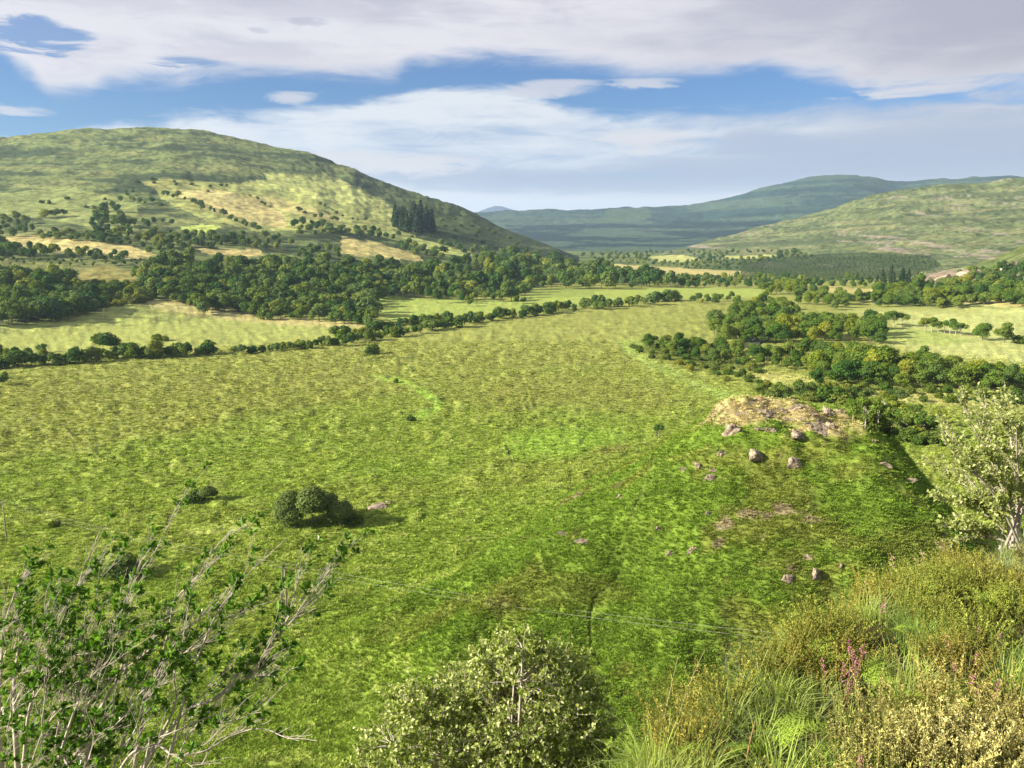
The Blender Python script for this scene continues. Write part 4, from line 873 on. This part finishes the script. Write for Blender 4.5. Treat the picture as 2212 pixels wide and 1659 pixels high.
# ------------------------------------------------------------------ foreground shrubs
def cpt(px, py, depth):
    dx, dy, dz = pix(px, py); k = depth/(dy*cP-dz*sP); return np.stack([dx*k, dy*k, EYE+dz*k], -1)
def smooth_path(P, n):
    P = np.asarray(P, float); s = np.concatenate([[0], np.cumsum(np.linalg.norm(np.diff(P, axis=0), axis=1))]); q = np.linspace(0, s[-1], n); m = len(P)
    T = np.gradient(P, s, axis=0); i = np.clip(np.searchsorted(s, q)-1, 0, m-2); h = (s[i+1]-s[i])[:, None]; t = ((q-s[i])/(s[i+1]-s[i]))[:, None]
    return (2*t**3-3*t**2+1)*P[i]+(t**3-2*t**2+t)*h*T[i]+(-2*t**3+3*t**2)*P[i+1]+(t**3-t**2)*h*T[i+1]
class Plant:
    def __init__(s, seed, trop): s.g = np.random.default_rng(seed); s.tubes = []; s.tips = []; s.trop = np.array(trop, float)
    def shoot(s, p, d, L, r, lvl, n=6, wig=.12, kids=3, ratio=.5, first=.25, spread=.7, bend=.5):
        g = s.g; pts = [np.array(p)]; d = np.array(d)/np.linalg.norm(d); st = L/n
        for i in range(n):
            d = d+s.trop*bend/n+g.normal(size=3)*wig; d /= np.linalg.norm(d); pts.append(pts[-1]+d*st)
        pts = np.array(pts); s.tubes.append((pts, np.linspace(r, max(r*.42, .0012), n+1))); s.path_kids(pts, L, r*.7, lvl, kids, ratio, first, spread, bend)
        if lvl <= 0: s.tips.append(pts)
    def path_kids(s, pts, L, r, lvl, kids, ratio=.5, first=.25, spread=.7, bend=.5):
        if lvl <= 0: return
        g = s.g; n = len(pts)-1
        for k in range(kids):
            u = first+(1-first)*(k+g.uniform(.1, .9))/kids if k < kids-1 else 1.0
            f = u*n; i = min(int(f), n-1); p = pts[i]+(pts[i+1]-pts[i])*(f-i); t = unit(pts[i+1]-pts[i])
            q = unit(np.cross(t, rand_dir(1, g)[0])); d = t+q*spread*g.uniform(.5, 1.2)+s.trop*.35
            s.shoot(p, d, L*ratio*g.uniform(.6, 1.25), max(r*.6, .0016), lvl-1, 6 if lvl > 1 else 5, .10, kids, .62, .2, spread, bend)
    def leafy(s, per, size, wid, frac=.5, jit=.6, up=.5):
        g = s.g; B, D, N = [], [], []
        for pts in s.tips:
            n = len(pts)-1; f = (1-frac*g.random(per)**1.3)*n; i = np.minimum(f.astype(int), n-1); p = pts[i]+(pts[i+1]-pts[i])*(f-i)[:, None]; t = unit(pts[i+1]-pts[i])
            q = unit(np.cross(t, rand_dir(per, g))); B.append(p); D.append(t*.55+q*jit+g.normal(size=(per, 3))*.15); N.append(t*.6+np.array([0, 0, up])+q*.2+g.normal(size=(per, 3))*.35)
        B, D, N = (np.concatenate(q) for q in (B, D, N)); m = len(B); sz = size*g.uniform(.6, 1.2, m)
        V, F = leaves(B, D, N, sz, sz*wid); return V, F, np.repeat(g.random(m), 6)
def build_plant(pl, name, leaf_args, leafmat, bark, label, cat, origin, sides=6, extra=None, group=None):
    V, F, tint = pl.leafy(*leaf_args)
    if extra is not None: F = np.concatenate([F, extra[1]+len(V)]); V = np.concatenate([V, extra[0]]); tint = np.concatenate([tint, extra[2]])
    o = np.array(origin); e = put(name, None, loc=origin, label=label, cat=cat, group=group); tv, tf = tubes(pl.tubes, sides)
    put('branches', mesh('branches', tv-o, [tf], [bark], True), e); put('crown', mesh('crown', V-o, [F], [leafmat], False, {'tint': tint}), e)
M_HOLLY = foliage_material('glossy shrub leaf', (.10, .205, .026), (.10, .205, .026), .42, gloss=.12, tintamp=.55)
M_SALLOW = foliage_material('sallow leaf', (.27, .34, .075), (.27, .34, .075), .42, gloss=.1, tcol=(.66, .68, .36), tintamp=.5)
M_GREYW = foliage_material('grey willow leaf', (.32, .38, .11), (.32, .38, .11), .45, gloss=.1, tcol=(.58, .60, .30), tintamp=.4)

def left_shrub():
    pl = Plant(5, (.55, -.05, .75)); root = cpt(-60, 1790, 6.0); gz = hbase(np.array([root[0]]), np.array([root[1]]))[0]; root = np.array([root[0], root[1], gz])
    limbs = [([(-40, 1700), (-10, 1600), (0, 1526), (33, 1546), (83, 1589), (130, 1640), (170, 1700)], 6.3, 6.0, .03, 10), ([(150, 1720), (230, 1480), (280, 1422), (333, 1382), (383, 1351), (417, 1329)], 6.2, 5.8, .022, 7),
             ([(300, 1720), (380, 1580), (440, 1516), (500, 1482), (550, 1459), (580, 1432), (610, 1399), (643, 1339), (667, 1292), (690, 1252)], 6.0, 5.6, .02, 12), ([(210, 1560), (280, 1400), (287, 1316), (290, 1262), (313, 1202), (333, 1172), (363, 1126)], 6.0, 6.1, .016, 7),
             ([(330, 1560), (370, 1400), (390, 1339), (400, 1286), (420, 1242), (447, 1202), (473, 1169), (488, 1136)], 5.9, 5.9, .014, 6), ([(330, 1660), (400, 1480), (413, 1432), (415, 1390), (445, 1358), (490, 1322), (525, 1290)], 6.1, 6.3, .015, 8),
             ([(270, 1680), (323, 1599), (370, 1606), (417, 1612), (477, 1609), (520, 1602), (583, 1579), (623, 1566)], 5.6, 5.4, .014, 5), ([(350, 1590), (427, 1536), (480, 1545), (517, 1542), (550, 1526), (563, 1496)], 5.8, 5.6, .009, 3),
             ([(440, 1440), (493, 1292), (520, 1246), (550, 1212), (572, 1170)], 5.7, 5.5, .010, 5), ([(180, 1480), (205, 1310), (215, 1250), (235, 1200), (262, 1165)], 6.3, 6.5, .012, 5), ([(40, 1560), (40, 1400), (60, 1340), (100, 1290), (130, 1260)], 6.0, 6.2, .018, 9),
             ([(0, 1560), (5, 1380), (12, 1320), (25, 1260), (40, 1225)], 6.2, 6.3, .018, 9), ([(60, 1640), (90, 1480), (110, 1380), (140, 1300), (175, 1245)], 5.7, 5.6, .016, 9), ([(120, 1700), (160, 1560), (200, 1440), (225, 1370), (265, 1320)], 5.6, 5.5, .015, 9), ([(250, 1700), (300, 1560), (345, 1470), (395, 1410), (455, 1370)], 6.4, 6.6, .014, 8),
             ([(400, 1700), (430, 1600), (470, 1540), (520, 1480), (580, 1440)], 6.4, 6.6, .012, 7)]
    for pts, d0, d1, r, kids in limbs:
        pts = [(px*.94-5, 1659-(1659-py)*.88) if py < 1659 else (px*.94-5, py) for px, py in pts]; n = len(pts); P = np.array([cpt(px, py, d0+(d1-d0)*i/(n-1)) for i, (px, py) in enumerate(pts)]); P[1:-1] += pl.g.normal(size=(n-2, 3))*np.array([.01, .06, .01])
        Q = smooth_path(P, 6*n); pl.tubes.append((Q, np.linspace(r*.8, max(r*.2, .002), len(Q)))); s = smooth_path(np.stack([root+pl.g.normal(size=3)*.12, (root+P[0])/2+[0, .1, -.1], P[0]]), 9); pl.tubes.append((s, np.linspace(r*1.7, r, 9)))
        L = min(np.linalg.norm(np.diff(Q, axis=0), axis=1).sum()*.34, .46); pl.path_kids(Q, L*.85, r*.38, 2, max(kids, 4), 1., .35, .40, .5)
        pl.shoot(Q[-1], Q[-1]-Q[-3], .08, .003, 0, 4)
    for k in range(75):   # inner thicket
        px, py = pl.g.uniform(-80, 300)+pl.g.random()**3*180, pl.g.uniform(1480, 1840); p = cpt(px, py, pl.g.uniform(5.4, 6.9)); pl.shoot(p, (.35+pl.g.normal()*.3, pl.g.normal()*.3, .9), pl.g.uniform(.35, .62), .005, 2, 7, .12, 4, .5, .2, .55, .5)
    pl.tips = [q for q in pl.tips if pl.g.random() < .52]
    build_plant(pl, 'evergreen_shrub', (8, .052, .52, .26, .75, .4), M_HOLLY, M_PALEBARK, 'glossy green shrub with bare pale twigs leaning in at the bottom left', 'shrub', tuple(root))
left_shrub()

def centre_bush():
    pl = Plant(9, (.1, 0, .6)); g = pl.g; D0 = 9.6; k = D0/FPX
    root = cpt(1060, 2050, D0+.3); root[2] = hbase(root[0:1], root[1:2])[0]
    lobes = [(1110, 1475, 95), (1190, 1500, 95), (1020, 1525, 95), (1255, 1520, 62), (925, 1555, 80), (850, 1610, 75), (1100, 1580, 130), (1205, 1600, 105), (970, 1640, 115), (800, 1690, 60), (1130, 1700, 150), (1250, 1700, 80), (900, 1740, 90), (1010, 1760, 120), (880, 1520, 45), (1290, 1580, 35), (1075, 1425, 55), (1130, 1405, 40)]
    for px, py, rp in lobes:
        for rep in range(2):
            c = cpt(px, py, D0+(.45*g.normal() if rp < 100 else .25*g.normal())); r = rp*k
            m = (c+root)/2+np.array([.25*(c[0]-root[0]), 0, .1]); Q = smooth_path(np.stack([root+g.normal(size=3)*.08, m, c]), 14); pl.tubes.append((Q, np.linspace(.03, .009, 14)))
            ns = int(6+r*r*95)
            for j in range(ns):
                d = rand_dir(1, g)[0]; d[2] = abs(d[2])*.9-.15; pl.shoot(c+d*r*.2, d, r*g.uniform(.65, .9), .005, 1, 6, .1, 5, .42, .3, .75, .25)
    build_plant(pl, 'sallow_bush', (10, .048, .62, .95, .8, .3), M_SALLOW, M_PALEBARK, 'domed sallow bush with silvery leaves at the bottom centre', 'bush', tuple(root), 5)
centre_bush()

def right_tree():
    pl = Plant(13, (-.12, 0, .55)); g = pl.g; bx, by = on_shoulder(2200, 1185); root = np.array([bx, by, hbase(np.array([bx]), np.array([by]))[0]-.05]); D0 = float(by*cP-(root[2]-EYE)*sP)
    ends = [[(2160, 1090), (2100, 1030), (2055, 1000)], [(2160, 1080), (2110, 990), (2075, 935)], [(2170, 1060), (2130, 960), (2100, 905)], [(2182, 1050), (2155, 950), (2135, 880)], [(2192, 1050), (2180, 950), (2172, 870)], [(2205, 1050), (2215, 960), (2205, 890)],
            [(2160, 1120), (2110, 1080), (2066, 1065)], [(2150, 1140), (2115, 1135), (2085, 1115)], [(2220, 1060), (2255, 980), (2262, 900)], [(2230, 1090), (2290, 1020), (2320, 950)], [(2175, 1105), (2135, 1035), (2090, 985)], [(2185, 1095), (2155, 1005), (2125, 930)], [(2197, 1070), (2192, 970), (2190, 900)], [(2180, 1120), (2150, 1070), (2110, 1040)]]
    for e in ends:
        dd = g.normal()*.45; P = np.array([root+g.normal(size=3)*.05]+[cpt(px+6, py+24, D0+dd*(i+1)/3) for i, (px, py) in enumerate(e)]); Q = smooth_path(P, 22); pl.tubes.append((Q, np.linspace(.017, .004, 22)))
        pl.path_kids(Q, .28, .009, 2, 10, 1., .25, .6, .3)
    build_plant(pl, 'grey_willow', (10, .040, .6, .95, .75, .3), M_GREYW, M_PALEBARK, 'straggly grey willow with pale branches at the right edge', 'tree', tuple(root), 5)
right_tree()

# ------------------------------------------------------------------ heathery shoulder in the foreground
def blade_mesh(i, n, L, w, lean, mat, segs=4, rad=.07):
    g = np.random.default_rng(600+i); a = g.uniform(0, 6.283, n); q = rad*np.sqrt(g.random(n)); b = np.stack([q*np.cos(a), q*np.sin(a), np.full(n, -.02)], 1)
    a2 = a+g.normal(size=n)*.7; o = np.stack([np.cos(a2), np.sin(a2), np.zeros(n)], 1); ln = g.uniform(.15, 1., n)[:, None]*lean; LL = (L*g.uniform(.5, 1.2, n))[:, None]; sd = np.stack([-np.sin(a2), np.cos(a2), np.zeros(n)], 1)*w*.5
    R_ = []
    for k in range(segs+1):
        u = k/segs; p = b+o*LL*ln*u**1.7+np.array([0, 0, 1.])*LL*(u-ln*.42*u**2.6); ww = sd*(1-u**1.8*.9); R_ += [p-ww, p+ww]
    V = np.stack(R_, 1).reshape(-1, 3); m = 2*(segs+1); kk = np.arange(n)[:, None]*m; F = np.concatenate([kk+np.array([2*k, 2*k+1, 2*k+3, 2*k+2]) for k in range(segs)])
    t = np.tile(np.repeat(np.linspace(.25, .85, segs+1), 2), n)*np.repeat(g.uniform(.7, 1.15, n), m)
    return mesh('blades', V, [F], [mat], False, {'tint': np.clip(t, 0, 1)})
def heather_mesh(i, n=28, per=38, H=.25, mat=None):
    g = np.random.default_rng(700+i); T = []; B = []; D = []; tt = []
    for k in range(n):
        a = g.uniform(0, 6.283); q = .09*math.sqrt(g.random()); o = np.array([math.cos(a), math.sin(a), 0]); L = H*g.uniform(.6, 1.15); u = np.linspace(0, 1, 5)[:, None]
        P = np.array([q*math.cos(a), q*math.sin(a), -.02])+o*L*(.15+.5*g.random())*u**1.4+np.array([0, 0, 1])*L*u; T.append((P, np.linspace(.0022, .0012, 5)))
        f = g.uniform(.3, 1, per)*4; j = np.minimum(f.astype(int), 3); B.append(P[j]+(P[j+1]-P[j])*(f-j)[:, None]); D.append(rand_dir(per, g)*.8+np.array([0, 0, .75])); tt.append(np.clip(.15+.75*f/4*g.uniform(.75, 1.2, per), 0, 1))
    B, D, tt = np.concatenate(B), np.concatenate(D), np.concatenate(tt); m = len(B); V, F = leaves(B, D, rand_dir(m, g), g.uniform(.009, .018, m), .0048, .1)
    tv, tf = tubes(T, 3); return mesh('sprigs', np.concatenate([V, tv]), [F, tf+len(V)], [mat or M_HEATH], False, {'tint': np.concatenate([np.repeat(tt, 6), np.full(len(tv), .2)])})
def shoulder_plants():
    n = 36000; y = rng.uniform(-6, 17, n); x = rng.uniform(-1.5, 17, n); d = seg_dist(x, y, SHOULDER, True); ins = in_poly(x, y, SHOULDER); az = np.degrees(np.arctan2(x, y)); r = np.hypot(x, y)
    dens = np.clip(5.5/r, .35, 1.)
    k = (ins | (d < .45)) & (fbm(x/.45, y/.45, 2, 821) > -.20) & (np.abs(az) < 115) & (rng.random(n) < dens) & (r > 2.0) & ((az < 50) | (rng.random(n) < .6)); x, y, d, ins = x[k], y[k], d[k], ins[k]; n = len(x); z, _ = gsample(x, y); px, py, _ = project(x, y, z+.15)
    hm = fbm(x/1.1, y/1.1, 3, 801)+.15
    for cx, cy, rx, ry, s in [(2060, 1600, 260, 95, 1.), (1825, 1375, 75, 45, .8), (1510, 1600, 60, 70, .5), (2150, 1330, 120, 60, .6), (2050, 1250, 110, 40, .5), (1930, 1372, 70, 55, -1.), (2190, 1225, 50, 60, -1.), (1858, 1485, 85, 50, -.8), (1658, 1456, 100, 45, -.8), (1575, 1636, 70, 40, -.8), (2205, 1430, 40, 50, -.9), (1720, 1600, 110, 50, -.5)]:
        hm = hm+s*np.exp(-((px-cx)/rx)**2-((py-cy)/ry)**2)
    heath = hm > .06
    tone = np.clip(fbm(x/.8, y/.8, 2, 811)+.5, 0, 1)[:, None]; gold = np.exp(-((px-2080)/300)**2-((py-1620)/110)**2)[:, None]
    hc = np.array([.20, .23, .045])*(1-tone)+np.array([.28, .235, .058])*tone; hc = hc*(1-gold*.75)+np.array([.46, .42, .18])*gold*.75
    hc = hc*np.exp(rng.normal(size=(n, 1))*.18)
    pale = np.exp(-((px-2195)/70)**2-((py-1240)/90)**2)[:, None]; gc = np.array([.17, .26, .042])*(1-tone)+np.array([.30, .36, .085])*tone; gc = gc*(1-pale*.7)+np.array([.27, .32, .17])*pale*.7; gc = gc*np.exp(rng.normal(size=(n, 1))*.2)
    def go(name, m, protos, col, lab, s0, s1, cat):
        c = int(m.sum()); s = rng.uniform(s0, s1, c)
        scatter(name, np.stack([x[m], y[m], z[m]], 1), np.stack([rng.normal(size=c)*.16, rng.normal(size=c)*.16, rng.uniform(0, 6.283, c)], 1), np.stack([s, s, s*rng.uniform(.8, 1.2, c)], 1), rng.integers(0, len(protos), c), protos, lab, cat, np.clip(col[m], .01, .6))
    go('heather', heath, [heather_mesh(i) for i in range(5)], hc, 'olive and golden heather covering the near slope', .7, 1.15, 'heather')
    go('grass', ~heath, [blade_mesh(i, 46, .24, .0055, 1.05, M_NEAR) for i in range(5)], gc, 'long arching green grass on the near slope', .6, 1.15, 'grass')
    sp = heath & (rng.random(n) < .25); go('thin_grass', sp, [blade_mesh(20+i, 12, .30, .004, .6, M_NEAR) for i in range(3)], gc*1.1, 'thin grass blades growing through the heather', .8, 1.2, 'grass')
shoulder_plants()
def fern(px, py, size, label, yaw):
    x, y = on_shoulder(px, py, .2); x, y = float(x), float(y); z = float(gsample(np.array([x]), np.array([y]))[0][0]); g = np.random.default_rng(int(px))
    size *= .95; e = put('bracken_fern', None, loc=(x, y, z), label=label, cat='fern', group='bracken on the near slope')
    for f in range(int(g.integers(2, 5))):
        a = yaw+g.normal()*1.3; L = size*g.uniform(.8, 1.15); u = np.linspace(0, 1, 16)[:, None]; o = np.array([math.cos(a), math.sin(a), 0])
        P = np.array([0, 0, .0])+o*L*(.12*u+.62*u**2)+np.array([0, 0, 1.])*L*(1.0*u-.55*u**2.3); sd = np.array([-math.sin(a), math.cos(a), 0.])
        B, D, N, S = [], [], [], []
        T = unit(np.gradient(P, axis=0)); nr = np.cross(T, sd)
        for i in range(4, 16):
            pl = L*.25*(1-(i-4)/12.5)**.9+.008
            for s in (-1, 1):
                dd = unit(sd*s+T[i]*.45+g.normal(size=3)*.06); m = 8
                for k in range(m):
                    for s2 in (-1, 1):
                        B.append(P[i]+dd*pl*(k+.5)/m); D.append(T[i]*s2*.9+dd*.55+g.normal(size=3)*.25); N.append(nr[i]*-1+g.normal(size=3)*.1); S.append(pl*.17*(1-k/m*.8)+.003)
        V, F = leaves(np.array(B), np.array(D), np.array(N), np.array(S), np.array(S)*.55, .05)
        tv, tf = tubes([(P, np.linspace(.004, .001, 16))], 4)
        put('frond', mesh('frond', np.concatenate([V, tv]), [F, tf+len(V)], [M_FERN], False, {'tint': np.full(len(V)+len(tv), .6)}), e)
for i, (px, py, s, lab) in enumerate([(1675, 1545, .42, 'bracken with drooping frond at the lower left of the near slope'), (1751, 1410, .40, 'pale bracken beside the pink heather'), (1880, 1440, .36, 'bracken just right of the pink heather'), (2058, 1520, .42, 'broad bluish bracken fronds above the golden heather'), (2008, 1282, .42, 'yellow-green bracken near the slope edge'),
        (2151, 1290, .42, 'bracken frond among the olive heather near the willow'), (1841, 1556, .34, 'small bracken low in the long grass'), (1995, 1490, .36, 'dark-based bracken in the middle of the slope'), (1918, 1330, .34, 'bracken behind the big grass tussock'), (2185, 1520, .34, 'bracken at the right edge beside golden heather'), (1560, 1560, .3, 'little bracken at the lower edge of the slope')]): fern(px, py, s, lab, .6*i)
def bloom(px, py, n, H, label, wide):
    x, y = on_shoulder(px, py, .25); x, y = float(x), float(y); z = float(gsample(np.array([x]), np.array([y]))[0][0]); g = np.random.default_rng(int(px*3)); e = put('flowering_heather', None, loc=(x, y, z), label=label, cat='heather', group='flowering heather')
    T, B, D = [], [], []
    for k in range(n):
        o = np.array([g.normal()*wide, g.normal()*wide, 0]); u = np.linspace(0, 1, 5)[:, None]; P = o*.5+o*u*.6+np.array([0, 0, 1.])*H*g.uniform(.75, 1.1)*u; T.append((P, np.linspace(.003, .0015, 5)))
        H_ = 1; m = 22; f = g.uniform(.65, 1, m)*4; j = np.minimum(f.astype(int), 3); B.append(P[j]+(P[j+1]-P[j])*(f-j)[:, None]+g.normal(size=(m, 3))*.006); D.append(rand_dir(m, g))
    tv, tf = tubes(T, 3); put('stems', mesh('stems', tv, [tf], [M_RUST]), e); B = np.concatenate(B); V, F = leaves(B, np.concatenate(D), rand_dir(len(B), g), .008, .006, .3); put('blossom', mesh('blossom', V, [F], [M_PINK]), e)
for a in [(1850, 1415, 5, .30, 'tall pink heather spikes in the middle of the near slope', .05), (1815, 1446, 5, .28, 'second clump of pink heather lower left of the tall spikes', .04), (1858, 1622, 3, .28, 'purple heather bloom at the edge of the golden heather', .035), (2091, 1418, 3, .25, 'faded pink heather in the olive patch at right', .06), (2145, 1362, 3, .24, 'small faded pink heather near the right edge', .05), (2118, 1486, 3, .28, 'faded heather stalk above the golden heather', .04), (1912, 1285, 2, .2, 'tiny pink heather near the slope edge', .02)]: bloom(*a)
def stalk(px, py, H, lean, mat, label, r=.004, head=True):
    x, y = on_shoulder(px, py); x, y = float(x), float(y); z = float(gsample(np.array([x]), np.array([y]))[0][0]); g = np.random.default_rng(int(px)); u = np.linspace(0, 1, 8)[:, None]; P = np.array([lean, .02, 0])*u**1.5*H+np.array([0, 0, 1.])*H*u+np.sin(u*5)*g.normal(size=3)*.008
    e = put('dead_stalk', None, loc=(x, y, z), label=label, cat='stalk', group='dead stalks on the near slope'); tv, tf = tubes([(P, np.linspace(r, r*.4, 8))], 5); put('stem', mesh('stem', tv, [tf], [mat], True), e)
    if head:
        m = 26; f = g.uniform(.55, 1, m)*7; j = np.minimum(f.astype(int), 6); V, F = leaves(P[j], rand_dir(m, g)+np.array([0, 0, .8]), rand_dir(m, g), .03, .010, .2); put('seed_head', mesh('seed_head', V, [F], [mat]), e)
for a in [(1945, 1262, .42, -.25, 'pale dead stalk standing at the slope edge'), (1932, 1258, .36, -.1, 'shorter pale stalk next to the one at the slope edge'), (1880, 1300, .3, -.15, 'thin brown stalk further left on the slope edge'), (2005, 1230, .36, -.2, 'pale seed stalk just below the willow'), (1995, 1236, .3, -.3, 'leaning pale stalk below the willow')]: stalk(a[0], a[1], a[2], a[3], M_STALK, a[4])
stalk(1608, 1660, .27, .15, M_RUST, 'bare rusty stick at the bottom edge of the slope', .005, False)
stalk(1440, 1560, .62, .3, M_STALK, 'long thin grass stalk leaning over the meadow', .002, False); stalk(1425, 1575, .6, .12, M_STALK, 'upright thin grass stalk over the meadow', .002, False)
def sapling(px, py, H, label, seed, mat=None):
    pl = Plant(seed, (0, 0, .7)); x, y = on_shoulder(px, py, .05); root = np.array([float(x), float(y), float(hbase(np.array([float(x)]), np.array([float(y)]))[0])])
    for k in range(5): pl.shoot(root, (pl.g.normal()*.25, pl.g.normal()*.25, 1), H*pl.g.uniform(.6, 1.), .005, 1, 6, .08, 6, .4, .2, .6, .3)
    build_plant(pl, 'sapling', (9, .024, .6, .9, .7, .3), mat or M_HOLLY, M_BOUGH, label, 'sapling', tuple(root), 4)
sapling(1590, 1440, .42, 'small dark-leaved sapling on the slope edge', 21)

# ------------------------------------------------------------------ air
def haze():
    m, t = material('haze'); v = t.n('ShaderNodeVolumePrincipled'); v.inputs['Color'].default_value = (.52, .72, 1.0, 1); v.inputs['Density'].default_value = 5.5e-5; v.inputs['Anisotropy'].default_value = .2
    t.t.links.new(v.outputs[0], t.n('ShaderNodeOutputMaterial').inputs['Volume'])
    s, zb, zt = 21000., float(GZ.min())-1., float(GZ.max())+20.
    V = np.array([(x*s, y*s, z) for z in (zb, zt) for y in (-1, 1) for x in (-1, 1)]); F = np.array([[0, 2, 3, 1], [4, 5, 7, 6], [0, 1, 5, 4], [2, 6, 7, 3], [0, 4, 6, 2], [1, 3, 7, 5]])
    put('haze', mesh('haze', V, [F], [m]), kind='stuff', label='pale blue haze filling the valley air', cat='haze')
haze()
